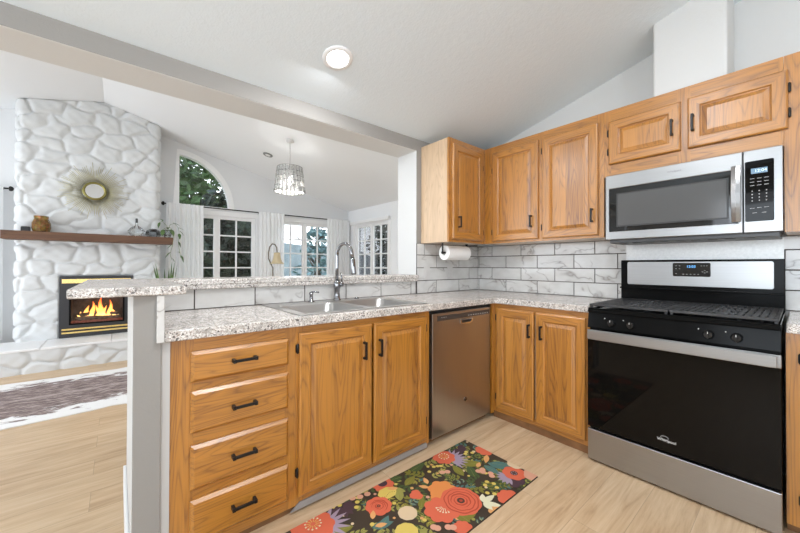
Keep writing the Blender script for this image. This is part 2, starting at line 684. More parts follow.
# unseen kitchen shell; its openings are added to let the fill lamps in
b = MB()
b.cells([-5.4, -5.05, -4.05, -3.8, -1.4, 0.12], [0, 0.85, 2.25, 3.7], lambda x, z: not ((-3.8 < x < -1.4 or -5.05 < x < -4.05) and 0.85 < z < 2.25), -5.0, -4.85, 'y')
structure(b.build('wall_back', wall_kit))
b = MB()
b.cells([-5.0, -3.2, -1.2, 0.0], [0, 0.75, 2.25, 3.7], lambda y, z: not (-3.2 < y < -1.2 and 0.75 < z < 2.25), -5.4, -5.3, 'x')
structure(b.build('wall_left', wall_kit))
b = MB()
b.cells([0.25, 0.8, 3.4, YF + 0.12], [0, 0.35, 2.3, 2.9], lambda y, z: not (0.8 < y < 3.4 and 0.35 < z < 2.3), -6.2, -6.06, 'x')
structure(b.build('wall_living_left', wall_liv))  # unseen wall; its opening is added for the living room fill

# far living wall with two glazed door openings and the quarter round light
W1 = (-2.17, -0.99)
W2 = (-0.64, 0.45)
WZ = (0.10, 1.93)
AX0, AX1, AZ0, AZ1 = -2.129, -1.385, 2.03, 2.83
b = MB()


def keep_far(x, z):
    if W1[0] < x < W1[1] and WZ[0] < z < WZ[1]:
        return False
    if W2[0] < x < W2[1] and WZ[0] < z < WZ[1]:
        return False
    if AX0 < x < AX1 and AZ0 < z < AZ1:
        return False
    return True


us = sorted([-6.2, W1[0], AX0, AX1, W1[1], W2[0], W2[1], XR + 0.12])
b.cells(us, [0, WZ[0], WZ[1], AZ0, AZ1, 3.3], keep_far, YF, YF + 0.12, 'y')
arc = [(AX0 + (AX1 - AX0) * math.sin(R(a)), AZ0 + (AZ1 - AZ0) * math.cos(R(a))) for a in range(0, 91, 5)]
for q0, q1 in zip(arc[:-1], arc[1:]):
    b.prism([q0, (q0[0], AZ1), (q1[0], AZ1), q1], YF, YF + 0.12, 'y')
structure(b.build('wall_far', wall_liv), 'pale grey gable wall of the living room')
b = MB()
RW = (2.56, 3.63, 0.85, 1.93)
b.cells([0.25, RW[0], RW[1], YF], [0, RW[2], RW[3], 2.6], lambda y, z: not (RW[0] < y < RW[1] and RW[2] < z < RW[3]),
        XR, XR + 0.12, 'x')
structure(b.build('wall_living_right', white_paint), 'white living room wall with one window')


def window(name, label, w, z0, z1, loc, rotz, cols=2, rows=7, pitch=0.262, glass_top=None, sash_w=0.055, mull=0.09, deep=0.07):
    """Two glazed leaves side by side with a grid of bars; local x along the wall, -y into the room."""
    root = bpy.data.objects.new(name, None)
    COL.objects.link(root)
    root.location = loc
    root.rotation_euler = (0, 0, rotz)
    structure(root, label)
    b = MB()
    b.cells([-0.065, 0.0, w, w + 0.065], [z0 - 0.0, z1, z1 + 0.075], lambda x, z: z > z1 or x < 0 or x > w, -0.018, 0.0, 'y')
    o = b.build('casing', trim_white, root, bevel=0.003)
    lw = w / 2
    for k in range(2):
        xa, xb = k * lw, (k + 1) * lw
        b = MB()
        gx0, gx1 = xa + (sash_w if k == 0 else mull / 2), xb - (mull / 2 if k == 0 else sash_w)
        gz1 = z1 - 0.05
        gz0 = z0 + 0.08
        b.cells([xa + 0.001, gx0, gx1, xb - 0.001], [z0, gz0, gz1, z1], lambda x, z: not (gx0 < x < gx1 and gz0 < z < gz1), 0.02, deep, 'y')
        for c in range(1, cols):
            x = gx0 + (gx1 - gx0) * c / cols
            b.box(x - 0.011, x + 0.011, 0.028, deep - 0.012, gz0, gz1)
        z = gz1 - pitch
        while z > gz0 + 0.08:
            b.box(gx0, gx1, 0.0295, deep - 0.0135, z - 0.011, z + 0.011)
            z -= pitch
        b.build('window_frame', trim_white, root, bevel=0.002)
        b = MB(); b.box(gx0 - 0.004, gx1 + 0.004, 0.043, 0.047, gz0 - 0.004, gz1 + 0.004)
        b.build('pane', pane_m, root)
    return root


window('window_1', 'white gridded glass doors left of the far wall', W1[1] - W1[0], WZ[0], WZ[1], (W1[0], YF, 0), 0)
window('window_2', 'white gridded glass doors right of the far wall', W2[1] - W2[0], WZ[0], WZ[1], (W2[0], YF, 0), 0)
window('window_3', 'white gridded window in the right living room wall', RW[1] - RW[0], RW[2], RW[3], (XR, RW[1], 0), -PI / 2)
# quarter round window
root = bpy.data.objects.new('window_4', None)
COL.objects.link(root)
structure(root, 'quarter round window high on the far wall')
root.location = (AX0, YF, AZ0)
b = MB()
w_, h_ = AX1 - AX0, AZ1 - AZ0


def quarter(ins, y):
    pts = [(ins, y, ins)]
    for a in range(0, 91, 5):
        pts.append((max(ins, (w_ - ins) * math.sin(R(a))), y, max(ins, (h_ - ins) * math.cos(R(a)))))
    return pts


b.rings([quarter(-0.05, -0.018), quarter(-0.05, 0.0), quarter(0.0, 0.0), quarter(0.0, 0.08), quarter(0.03, 0.08), quarter(0.03, 0.04),
         quarter(0.0, 0.04 - 0.058)][:6] + [quarter(0.03, -0.018)], closed=True)
b.build('window_frame', trim_white, root)
b = MB(); b.rings([quarter(0.02, 0.055), quarter(0.02, 0.059)])
b.build('pane', pane_m, root)

# ================================================================== KITCHEN CABINETS
def handle(parent, x, z, y, vertical=True, L=0.092):
    b = MB()
    h = L / 2
    t = 0.0055
    if vertical:
        b.box(x - t, x + t, y - 0.030, y - 0.021, z - h, z + h)
        for s in (-1, 1):
            b.box(x - t * 1.15, x + t * 1.15, y - 0.0225, y, z + s * (h - 0.006) - 0.006, z + s * (h - 0.006) + 0.006)
    else:
        b.box(x - h, x + h, y - 0.030, y - 0.021, z - t, z + t)
        for s in (-1, 1):
            b.box(x + s * (h - 0.006) - 0.006, x + s * (h - 0.006) + 0.006, y - 0.0315, y, z - t * 1.3, z + t * 1.3)
    return b.build('handle', black_metal, parent, bevel=0.0012)


def hinge(parent, x, z, y):
    b = MB()
    b.tube([(x, y - 0.006, z - 0.024), (x, y - 0.006, z - 0.019), (x, y - 0.006, z + 0.019), (x, y - 0.006, z + 0.024)],
           [0.0025, 0.006, 0.006, 0.0025], 8)
    b.box(x - 0.008, x + 0.004, y - 0.003, y, z - 0.017, z + 0.017)
    return b.build('hinge', black_metal, parent)


def panel_door(parent, x0, x1, z0, z1, y, hx=None, hz=None, hinge_side=None, hz_list=(), name='door', th=0.020, hlen=0.092):
    def rc(i, d):
        return [(x0 + i, y - d, z0 + i), (x1 - i, y - d, z0 + i), (x1 - i, y - d, z1 - i), (x0 + i, y - d, z1 - i)]
    b = MB()
    fwid = 0.052
    seq = [(0.0, 0.0), (0.0, th * 0.62), (0.002, th * 0.82), (0.008, th), (fwid, th), (fwid + 0.004, th - 0.003),
           (fwid + 0.006, th - 0.009), (fwid + 0.010, th - 0.010), (fwid + 0.028, th - 0.0035), (fwid + 0.031, th - 0.002)]
    b.rings([rc(i, d) for i, d in seq], mi=2, mfun=lambda i, j: (1 if j in (0, 2) else 0) if i < 7 else 2)
    d = b.build(name, [oak_fr_v, oak_fr_h, oak_up_v], parent)
    if hx is not None:
        handle(d, hx, hz, y - th, True, hlen)
    for z in hz_list:
        hinge(d, (x0 - 0.004) if hinge_side == 'l' else (x1 + 0.004), z, y - 0.003)
    return d


def drawer(parent, x0, x1, z0, z1, y, hx, hz, th=0.020):
    def rc(i, d):
        return [(x0 + i, y - d, z0 + i), (x1 - i, y - d, z0 + i), (x1 - i, y - d, z1 - i), (x0 + i, y - d, z1 - i)]
    b = MB()
    b.rings([rc(i, d) for i, d in [(0, 0), (0, th * 0.45), (0.012, th), (0.013, th)]])
    d = b.build('drawer', [oak_fr_h], parent)
    handle(d, hx, hz, y - th, False, 0.095)
    return d


def carcass(parent, x0, x1, z0, z1, ydepth, yfront, opens, mid_st=(), side_mat=None, open_top=False):
    """Box plus face frame. opens = list of (xa, xb, za, zb) openings in the frame."""
    b = MB()
    ya = yfront + 0.019
    if open_top:
        b.cells([x0 + 0.001, x0 + 0.019, x1 - 0.019, x1 - 0.001], [ya, ydepth - 0.012, ydepth],
                lambda x, y: x < x0 + 0.019 or x > x1 - 0.019 or y > ydepth - 0.012, z0 + 0.018, z1, 'z', 2)
        b.box(x0 + 0.001, x1 - 0.001, ya, ydepth, z0, z0 + 0.0178, 2)
    else:
        b.box(x0 + 0.001, x1 - 0.001, ya, ydepth, z0, z1, 2)
    # face frame built of stiles and rails
    xs = sorted({x0, x1} | {o[0] for o in opens} | {o[1] for o in opens})
    ff = MB()
    zs = sorted({z0, z1} | {o[2] for o in opens} | {o[3] for o in opens})
    body = b.build('body', [oak_fr_v, oak_fr_h, side_mat or oak_side], parent, bevel=0.001)
    full = [x0] + sorted({o[0] for o in opens} | {o[1] for o in opens}) + [x1]
    # stiles: vertical strips without openings in them
    for xa, xb in zip(full[:-1], full[1:]):
        xm = (xa + xb) / 2
        inside = [o for o in opens if o[0] < xm < o[1]]
        if not inside:
            ff.box(xa, xb, yfront, yfront + 0.0185, z0, z1, 0)
        else:
            e = sorted([z0] + [o[2] for o in inside] + [o[3] for o in inside] + [z1])
            for za, zb in zip(e[0::2], e[1::2]):
                ff.box(xa, xb, yfront + 0.0003, yfront + 0.0185, za, zb, 1)
    ff.build('face_frame', [oak_fr_v, oak_fr_h], parent)
    return body


# --- drawer base (left end of the peninsula); local origin at its left front floor corner
YB = -0.61
t = thing('drawer_cabinet', 'oak base cabinet with a stack of four drawers at peninsula end', 'cabinet', (-2.645, YB, 0))
carcass(t, 0, 0.478, 0.03, 0.857, 0.60, 0.0, [(0.075, 0.43, 0.70, 0.80), (0.075, 0.43, 0.505, 0.65), (0.075, 0.43, 0.29, 0.44), (0.075, 0.43, 0.09, 0.235)])
for z0, z1, hz in ((0.690, 0.806, 0.752), (0.496, 0.655, 0.566), (0.281, 0.449, 0.367), (0.078, 0.241, 0.162)):
    drawer(t, 0.064, 0.443, z0, z1, -0.0005, 0.252, hz)
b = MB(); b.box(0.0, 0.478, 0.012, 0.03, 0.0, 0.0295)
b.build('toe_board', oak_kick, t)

# --- sink base
t = thing('sink_cabinet', 'oak base cabinet with two doors under the sink', 'cabinet', (-2.1665, YB, 0))
W_ = 2.1665 - 1.30
carcass(t, 0, W_, 0.03, 0.857, 0.60, 0.0, [(0.035, W_ - 0.045, 0.09, 0.80)], open_top=True)
panel_door(t, 0.012, 0.4205, 0.072, 0.824, -0.0005, 0.364, 0.692, 'l', (0.753, 0.183))
panel_door(t, 0.4335, 0.829, 0.072, 0.824, -0.0005, 0.466, 0.692, 'r', (0.753, 0.183))
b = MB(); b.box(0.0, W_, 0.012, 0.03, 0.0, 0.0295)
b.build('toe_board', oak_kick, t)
b = MB()
b.prism([(-0.022, 0.012), (0.022, 0.043), (W_ - 0.03, 0.043), (W_ - 0.02, 0.030), (W_ - 0.02, 0.012)], -0.007, -0.0008, 'y')
o = b.build('kick_strip', plain('galvanised_strip', (0.42, 0.43, 0.45), 0.42, 0.6), t)
o['label'] = 'dull grey metal strip along the foot'

# --- corner base on the range wall; local x runs towards the camera (world -y)
RZ = -PI / 2
t = thing('corner_cabinet', 'oak base cabinet with two doors between dishwasher and range', 'cabinet', (YB - 0.005, YB, 0), RZ)
W_ = 1.2955 - 0.61 - 0.002
carcass(t, 0, W_, 0.05, 0.857, 0.58, 0.0, [(0.04, W_ - 0.04, 0.09, 0.80)])
panel_door(t, 0.035, 0.330, 0.083, 0.822, -0.0005, 0.303, 0.692, 'l', (0.753, 0.165))
panel_door(t, 0.346, 0.662, 0.083, 0.822, -0.0005, 0.389, 0.692, 'r', ())
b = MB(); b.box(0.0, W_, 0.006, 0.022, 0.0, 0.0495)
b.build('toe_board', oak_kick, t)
# narrow oak filler that closes the corner beside the dishwasher
b = MB(); b.box(-0.640, -0.6152, YB - 0.005, YB + 0.013, 0.03, 0.857)
tag(b.build('corner_filler', oak_fr_v), 'slim oak filler strip in the corner beside the dishwasher', 'trim')

# --- base right of the range
t = thing('end_cabinet', 'oak base cabinet right of the range, cut by the picture edge', 'cabinet', (YB - 0.005, -2.066, 0), RZ)
carcass(t, 0, 0.80, 0.05, 0.857, 0.58, 0.0, [(0.06, 0.38, 0.09, 0.80), (0.42, 0.74, 0.09, 0.80)])
panel_door(t, 0.045, 0.392, 0.083, 0.822, -0.0005, 0.36, 0.692, 'l', (0.753, 0.165))
panel_door(t, 0.408, 0.755, 0.083, 0.822, -0.0005, 0.44, 0.692, 'r', ())
b = MB(); b.box(0.0, 0.80, 0.05, 0.066, 0.0, 0.0495)
b.build('toe_board', oak_kick, t)

# --- wall cabinets
UD, UB, UT = 0.3189, 1.3284, 2.1605
t = thing('wall_cabinet', 'oak wall cabinet with one door and pale side beside the opening', 'cabinet', (-0.7922, -UD, 0))
W_ = 0.7922 - UD
carcass(t, 0, W_ - 0.001, UB, UT, UD - 0.0015, 0.0, [(0.05, W_ - 0.06, UB + 0.04, UT - 0.06)])
panel_door(t, 0.033, 0.428, 1.352, 2.118, -0.0005, 0.098, 1.489, 'r', (1.425, 1.985))

t = thing('wall_cabinet', 'oak wall cabinet with two tall doors between corner and microwave', 'cabinet', (-UD, -UD, 0), RZ)
W_ = 1.270 - UD - 0.001
carcass(t, 0, W_, UB, UT, UD - 0.0015, 0.0, [(0.10, 0.49, UB + 0.04, UT - 0.07), (0.535, W_ - 0.045, UB + 0.04, UT - 0.07)])
panel_door(t, 0.087, 0.498, 1.345, 2.105, -0.0005, 0.447, 1.484, 'l', (1.424, 1.951))
panel_door(t, 0.528, 0.917, 1.345, 2.100, -0.0005, 0.884, 1.480, 'l', (1.430, 2.010))
t = thing('wall_cabinet', 'short oak wall cabinet with two low doors over the microwave', 'cabinet', (-UD, -1.270, 0), RZ)
W_ = 2.0585 - 1.270 - 0.001
carcass(t, 0, W_, 1.722, UT, UD - 0.0015, 0.0, [(0.04, 0.38, 1.80, 2.08), (0.44, 0.77, 1.80, 2.08)])
panel_door(t, 0.030, 0.398, 1.802, 2.082, -0.0005, 0.361, 1.938, 'l', (1.885, 2.008))
panel_door(t, 0.429, 0.802, 1.802, 2.087, -0.0005, 0.453, 1.938, 'r', (1.878, 1.999))
t = thing('wall_cabinet', 'oak wall cabinet right of the microwave, cut by the picture edge', 'cabinet', (-UD, -2.0585, 0), RZ)
carcass(t, 0, 0.845, 1.305, UT, UD - 0.0015, 0.0, [(0.105, 0.425, 1.36, 2.08), (0.465, 0.785, 1.36, 2.08)])
panel_door(t, 0.080, 0.437, 1.345, 2.095, -0.0005, 0.405, 1.48, 'l', ())
panel_door(t, 0.453, 0.805, 1.345, 2.095, -0.0005, 0.485, 1.48, 'r', ())

# ================================================================== COUNTERS, TILES, BAR
CT0, CT1 = 0.858, 0.898
SX0, SX1, SY0, SY1 = -2.125, -1.305, -0.585, -0.055
XL = -2.6652
b = MB()


def keep_ct(x, y):
    if SX0 < x < SX1 and SY0 < y < SY1:
        return False
    return y > -0.643 or x > -0.643


b.cells([XL, SX0, SX1, -0.643, -0.0125], [-1.2945, -0.643, SY0, SY1, -0.0125], keep_ct, CT0, CT1, 'z')
tag(b.build('countertop', gran, bevel=0.004), 'L-shaped speckled stone-look countertop around the sink', 'countertop')
b = MB(); b.box(-0.643, -0.0125, -2.90, -2.068, CT0, CT1)
tag(b.build('countertop', gran, bevel=0.004), 'short piece of speckled countertop right of the range', 'countertop')


def tile_wall(name, label, u0, u1, z0, z1, pitch_u, pitch_z, off, loc, rotz, cut=lambda u, z: False, seed=1):
    """Offset marble tiles with dark joints on a thin bed; local x along the wall, -y out of it."""
    rnd = random.Random(seed)
    b = MB()
    uvl = b.bm.loops.layers.uv.new('UVMap')
    g = 0.0030
    k = 0
    z = z0
    while z < z1 - 0.004:
        zt = min(z + pitch_z, z1)
        u = u0 - pitch_u + ((off + (k % 2) * 0.5) * pitch_u) % pitch_u
        while u < u1:
            a, c = max(u, u0), min(u + pitch_u, u1)
            if c - a > 0.012 and not cut((a + c) / 2, (z + zt) / 2):
                n0 = len(b.bm.faces)
                b.rings([[(a + g, -0.006, z + g), (c - g, -0.006, z + g), (c - g, -0.006, zt - g), (a + g, -0.006, zt - g)],
                         [(a + g, -0.0105, z + g), (c - g, -0.0105, z + g), (c - g, -0.0105, zt - g), (a + g, -0.0105, zt - g)],
                         [(a + g + .001, -0.0115, z + g + .001), (c - g - .001, -0.0115, z + g + .001),
                          (c - g - .001, -0.0115, zt - g - .001), (a + g + .001, -0.0115, zt - g - .001)]], cap0=False)
                b.bm.faces.ensure_lookup_table()
                ou, ov = rnd.uniform(0, 40), rnd.uniform(0, 40)
                for f in b.bm.faces[n0:]:
                    for lp in f.loops:
                        lp[uvl].uv = ((lp.vert.co.x * 2.2 + ou), (lp.vert.co.z * 3.2 + ov))
            u += pitch_u
        z = zt
        k += 1
    b.box(u0, u1, -0.0085, -0.0006, z0, z1, 1)
    o = b.build(name, [marb, grout], loc=loc, rotz=rotz)
    return structure(o, label)


tile_wall('trim_1', 'marble tile backsplash on the range wall', 0.012, 1.40, CT1 + 0.0005, 1.3275, 0.3065, 0.110,
          ((0.946 - 0.012) % 0.3065) / 0.3065, (0, 0, 0), RZ, seed=5)
tile_wall('trim_2', 'marble tile backsplash right of the range', 1.96, 2.90, CT1 + 0.0005, 1.3045, 0.3065, 0.110,
          0.3, (0, 0, 0), RZ, seed=8)
tile_wall('trim_3', 'single row of marble tiles under the bar top', XL + 0.003, -0.862, CT1 + 0.0005, 1.0075, 0.313, 0.1095,
          ((-0.917 - XL) % 0.313) / 0.313, (0, 0, 0), 0, seed=11)
tile_wall('trim_4', 'marble tile backsplash in the corner under the wall cabinet', -0.8465, -0.0, CT1 + 0.0005, 1.3275, 0.3065, 0.110,
          ((-0.607 + 0.8465) % 0.3065) / 0.3065, (0, 0, 0), 0, seed=21)
# upright marble end piece on the front of the half wall
b = MB()
uvl = b.bm.loops.layers.uv.new('UVMap')
b.box(-2.6885, -2.6655, -0.6405, -0.626, 0.858, 1.028)
for f in b.bm.faces:
    for lp in f.loops:
        lp[uvl].uv = (lp.vert.co.x * 5 + 3, lp.vert.co.z * 5)
structure(b.build('trim_5', marb, bevel=0.002), 'upright marble end tile on the half wall')
b = MB(); b.box(-2.6710, -2.6462, -0.618, -0.600, 0.0, 0.857)
structure(b.build('trim_6', plain('filler_paint', (0.50, 0.49, 0.475), 0.6)), 'painted filler strip beside the drawers')

b = MB()
b.cells([-2.917, -2.600, -0.848], [-0.648, -0.040, 0.285], lambda x, y: x < -2.6 or y > -0.04, 1.0295, 1.0600, 'z')
b.cells([-2.608, -0.866], [-0.0402, -0.012], lambda x, y: True, 1.006, 1.0294, 'z')
tag(b.build('bar_top', gran, bevel=0.005, seg=3), 'raised L-shaped speckled bar top on the half wall', 'countertop')

# switch and outlet plates
plate_m = plain('plate_almond', (0.62, 0.60, 0.58), 0.35)


def plate(x, label, kind):
    t = thing('wall_plate', label, 'outlet', (x, -0.012, 1.068))
    b = MB(); b.box(-0.036, 0.036, -0.005, -0.0003, -0.055, 0.055)
    b.build('plate', plate_m, t, bevel=0.002)
    if kind == 'switch':
        b = MB(); b.box(-0.016, 0.016, -0.008, -0.0052, -0.032, 0.032)
        b.build('rocker', plate_m, t, bevel=0.001)
    else:
        for s in (-1, 1):
            b = MB(); b.lathe([(0.016, -0.0052), (0.016, -0.0075), (0.0145, -0.008)], (0, 0, s * 0.02), 16, axis='y')
            b.build('socket', plate_m, t)


plate(-0.733, 'almond switch plate on the tiles beside the opening', 'switch')
plate(-0.434, 'almond outlet plate on the tiles nearer the corner', 'outlet')

# ================================================================== SINK
sink_m = plain('sink_steel', (0.50, 0.49, 0.48), 0.33, 1.0, var=0.05)
t = thing('kitchen_sink', 'double-bowl stainless steel sink set in the countertop', 'sink', (-1.715, -0.32, CT1))
ox, oy = 1.715, 0.32


def rr_ring(x0, x1, y0, y1, r, z, seg=5):
    return [(px, py, z) for px, py in rrect(x0, x1, y0, y1, r, seg)]


b = MB()
hx_, hy_ = 0.423, 0.277
bowls = [(-0.375, -0.020, -0.235, 0.165), (0.020, 0.375, -0.235, 0.165)]
# rim plate with two holes
b.cells([-hx_, -0.375, -0.020, 0.020, 0.375, hx_], [-hy_, -0.235, 0.165, hy_],
        lambda x, y: not (any(q[0] < x < q[1] and q[2] < y < q[3] for q in bowls)), 0.0006, 0.0045, 'z')
b.build('rim', sink_m, t, bevel=0.0025)
for x0, x1, y0, y1 in bowls:
    b = MB()
    b.rings([rr_ring(x0 - .004, x1 + .004, y0 - .004, y1 + .004, 0.012, 0.0052), rr_ring(x0, x1, y0, y1, 0.03, 0.0052),
             rr_ring(x0 + 0.004, x1 - 0.004, y0 + 0.004, y1 - 0.004, 0.05, -0.006),
             rr_ring(x0 + 0.012, x1 - 0.012, y0 + 0.012, y1 - 0.012, 0.06, -0.15),
             rr_ring(x0 + 0.030, x1 - 0.030, y0 + 0.030, y1 - 0.030, 0.06, -0.172),
             rr_ring(x0 + 0.10, x1 - 0.10, y0 + 0.10, y1 - 0.10, 0.06, -0.178)], cap0=False, smooth=True)
    bo = b.build('bowl', sink_m, t)
    bo.modifiers.new('thick', 'SOLIDIFY').thickness = 0.001
    b = MB(); b.lathe([(0.04, -0.1775), (0.04, -0.1755), (0.03, -0.176), (0.012, -0.1765)], ((x0 + x1) / 2, (y0 + y1) / 2, 0), 20)
    b.build('drain', chrome, bo)

# faucet: base, arched neck, pull-down head, lever
FX, FY = -1.662, -0.095
FZ = CT1 + 0.005
t = thing('kitchen_faucet', 'tall chrome gooseneck faucet with pull-down head at the sink', 'faucet', (FX, FY, FZ))
b = MB()
b.lathe([(0.028, 0.0), (0.028, 0.006), (0.022, 0.012), (0.020, 0.04), (0.0205, 0.075), (0.023, 0.09), (0.023, 0.118), (0.017, 0.130)], seg=20)
b.build('base', chrome, t)
b = MB()
pts = [(0, 0, 0.12), (0, 0, 0.22)]
for k in range(13):
    a = PI * k / 12 * 0.94
    pts.append((0.012 * (1 - math.cos(a)), -0.075 + 0.075 * math.cos(a), 0.300 + 0.078 * math.sin(a)))
e = pts[-1]
pts.append((e[0] + 0.003, e[1] - 0.004, e[2] - 0.035))
b.tube(pts, 0.0115, 12)
b.build('neck', chrome, t)
b = MB()
p1 = Vector(pts[-1])
b.tube([p1, p1 + Vector((0.001, -0.003, -0.01)), p1 + Vector((0.004, -0.010, -0.095)), p1 + Vector((0.0045, -0.011, -0.105))],
       [0.013, 0.0145, 0.0165, 0.0150], 14)
b.build('spray_head', chrome, t)
b = MB()
b.tube([(0.016, 0, 0.105), (0.030, -0.004, 0.106), (0.046, -0.008, 0.106)], [0.016, 0.017, 0.015], 14)
b.tube([(0.036, -0.006, 0.112), (0.034, -0.004, 0.150), (0.030, 0.0, 0.185)], [0.0065, 0.006, 0.005], 8)
b.build('lever', chrome, t)
t = thing('soap_dispenser', 'small chrome soap dispenser left of the faucet', 'soap dispenser', (-1.842, -0.085, FZ))
b = MB()
b.lathe([(0.021, 0.0), (0.021, 0.004), (0.012, 0.010), (0.011, 0.045), (0.014, 0.048), (0.014, 0.058), (0.006, 0.064)], seg=18)
b.build('base', chrome, t)
b = MB(); b.tube([(0.0, 0, 0.060), (0.016, -0.012, 0.064), (0.040, -0.030, 0.060)], [0.007, 0.006, 0.005], 8)
b.build('spout', chrome, t)
b = MB(); b.lathe([(0.017, 0.0), (0.017, 0.006), (0.010, 0.011), (0.002, 0.012)], (-1.50, -0.088, FZ - 0.0003), 18)
tag(b.build('sink_hole_cap', chrome), 'low chrome hole cap right of the faucet', 'cap')

# paper towel on its holder under the wall cabinet
t = thing('towel_holder', 'black holder arm hanging below the wall cabinet', 'towel holder', (-0.705, -0.19, UB))
b = MB()
b.box(-0.022, -0.014, -0.012, 0.012, -0.003, -0.0003)
b.box(-0.020, -0.016, -0.007, 0.007, -0.078, -0.002)
b.lathe([(0.012, -0.022), (0.012, -0.014)], (0, 0, -0.082), 14, axis='x')
b.build('bracket', black_metal, t, bevel=0.001)
b = MB(); b.box(0.290, 0.297, -0.012, 0.012, -0.09, -0.0003)
b.build('bracket', black_metal, t, bevel=0.001)
b = MB(); b.tube([(-0.03, 0, -0.082), (0.295, 0, -0.082)], 0.006, 10)
b.build('rod', black_metal, t)
b = MB()
seg = 36
prof = [(0.019, -0.0), (0.060, 0.0), (0.0622, 0.004), (0.0622, 0.276), (0.060, 0.280), (0.019, 0.280)]
rs = []
for r, h in prof:
    rs.append([(-0.703 + h, -0.19 + r * math.cos(2 * PI * j / seg), UB - 0.082 + r * math.sin(2 * PI * j / seg)) for j in range(seg)])
b.rings(rs, closed=True, smooth=False)
tag(b.build('paper_towel_roll', plain('paper_white', (0.85, 0.84, 0.82), 0.9, bmp=0.3, bscale=300)),
    'roll of white paper towel under the corner wall cabinet', 'paper towel')

# ================================================================== DISHWASHER
t = thing('dishwasher', 'stainless steel dishwasher with pocket handle in the corner', 'dishwasher', (-1.290, -0.62, 0))
W_ = 0.646
b = MB(); b.box(0.0, W_, 0.032, 0.58, 0.035, 0.855)
b.build('body', black_matt, t)
b = MB()
b.cells([0.010, 0.30, 0.38, W_ - 0.022], [0.045, 0.738, 0.772, 0.832], lambda x, z: not (0.30 < x < 0.38 and 0.738 < z < 0.772), 0.0, 0.030, 'y')
d = b.build('door', st_dark, t, bevel=0.003)
b = MB(); b.box(0.055, W_ - 0.035, -0.0015, -0.0002, 0.782, 0.815)
cp = b.build('control_strip', plain('smoked_panel', (0.055, 0.045, 0.04), 0.25), d)
b = MB()
for k in range(9):
    b.box(0.36 + k * 0.027, 0.374 + k * 0.027, -0.0021, -0.0016, 0.790, 0.797)
for k in range(3):
    b.box(0.09 + k * 0.02, 0.1 + k * 0.02, -0.0021, -0.0016, 0.80, 0.804)
b.build('button', plain('button_grey', (0.35, 0.34, 0.33), 0.5), cp)['kind'] = 'stuff'
b = MB(); b.box(0.296, 0.384, 0.0, 0.028, 0.738, 0.7435)
b.prism([(0.270, 0.772), (0.410, 0.772), (0.405, 0.748), (0.385, 0.737), (0.295, 0.737), (0.275, 0.748)], -0.006, -0.0003, 'y')
b.build('handle', plain('bright_chrome', (0.85, 0.85, 0.86), 0.15, 1.0), d, bevel=0.002)
b = MB(); b.prism([(0.285, 0.768), (0.395, 0.768), (0.388, 0.751), (0.38, 0.749), (0.30, 0.749), (0.292, 0.751)], -0.0066, -0.0061, 'y')
b.build('grip_recess', black_matt, d)
b = MB(); b.lathe([(0.014, -0.0018), (0.014, -0.0002)], (0.335, 0, 0.22), 18, axis='y')
o = b.build('badge', chrome, d)
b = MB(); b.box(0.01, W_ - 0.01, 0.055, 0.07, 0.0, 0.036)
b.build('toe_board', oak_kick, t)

# ================================================================== RANGE
RW_ = 0.757
RF = 0.67                         # front plane; local y=0 is the front, +y towards the wall
t = thing('gas_range', 'freestanding black and stainless gas range', 'stove', (-RF, -1.2985, 0), RZ)
b = MB(); b.box(0.002, RW_ - 0.002, 0.03, 0.655, 0.035, 0.868)
for x in (0.03, RW_ - 0.06):
    for y in (0.06, 0.58):
        b.box(x, x + 0.03, y, y + 0.03, 0.0, 0.035)
b.build('body', black_gloss, t, bevel=0.002)
b = MB(); b.box(0.0, RW_, 0.0, 0.029, 0.012, 0.188)
b.build('drawer', st_h, t, bevel=0.004)
b = MB(); b.box(0.0, RW_, -0.004, 0.029, 0.203, 0.768)
d = b.build('oven_door', oven_glass, t, bevel=0.004)
b = MB(); b.box(0.0, RW_, -0.010, -0.0045, 0.712, 0.767)
b.box(0.026, RW_ - 0.026, -0.036, -0.028, 0.715, 0.765)
for x in (0.012, RW_ - 0.036):
    b.box(x, x + 0.024, -0.0359, -0.0101, 0.716, 0.764)
b.build('handle', st_h, d, bevel=0.003)
white_print = plain('white_print', (0.75, 0.75, 0.75), 0.5)
text('Whirlpool', 0.0185, (0.372, -0.0047, 0.258), (PI / 2, 0, 0), white_print, d, 'logo')
b = MB()
rsx = []
for k in range(25):
    a = R(-10 + 340 * k / 24)
    rsx.append((0.368 + 0.016 * math.cos(a) - 0.004, -0.0052, 0.270 + 0.009 * math.sin(a)))
b.tube(rsx, 0.0007, 5)
b.build('logo_ring', white_print, d)
b = MB()
b.prism([(-0.004, 0.778), (0.03, 0.778), (0.03, 0.868), (0.012, 0.868)], 0.0, RW_, 'x')
cp = b.build('control_panel', black_gloss, t, bevel=0.003)
for x in (0.126, 0.218, 0.530, 0.624):
    b = MB()
    c0 = (x, 0.003, 0.818)
    b.lathe([(0.021, 0.0), (0.021, -0.004), (0.0175, -0.008), (0.016, -0.022), (0.015, -0.024)], c0, 20, axis='y')
    b.box(x - 0.0035, x + 0.0035, -0.028, -0.0205, 0.802, 0.835)
    k_ = b.build('knob', knob_black, cp)
    b = MB(); b.box(x - 0.001, x + 0.001, -0.0288, -0.0281, 0.824, 0.834)
    b.build('pointer', white_print, k_)
    b = MB(); b.lathe([(0.0022, -0.002), (0.0022, 0.003)], (x - 0.036, 0.004, 0.838), 10, axis='y')
    b.build('burner_mark', white_print, k_)
b = MB()
b.box(0.0, RW_, 0.0, 0.600, 0.8685, 0.886)
b.cells([0.0, 0.02, RW_ - 0.02, RW_], [0.0, 0.02, 0.56, 0.60], lambda x, y: not (0.02 < x < RW_ - 0.02 and 0.02 < y < 0.56), 0.8861, 0.893, 'z')
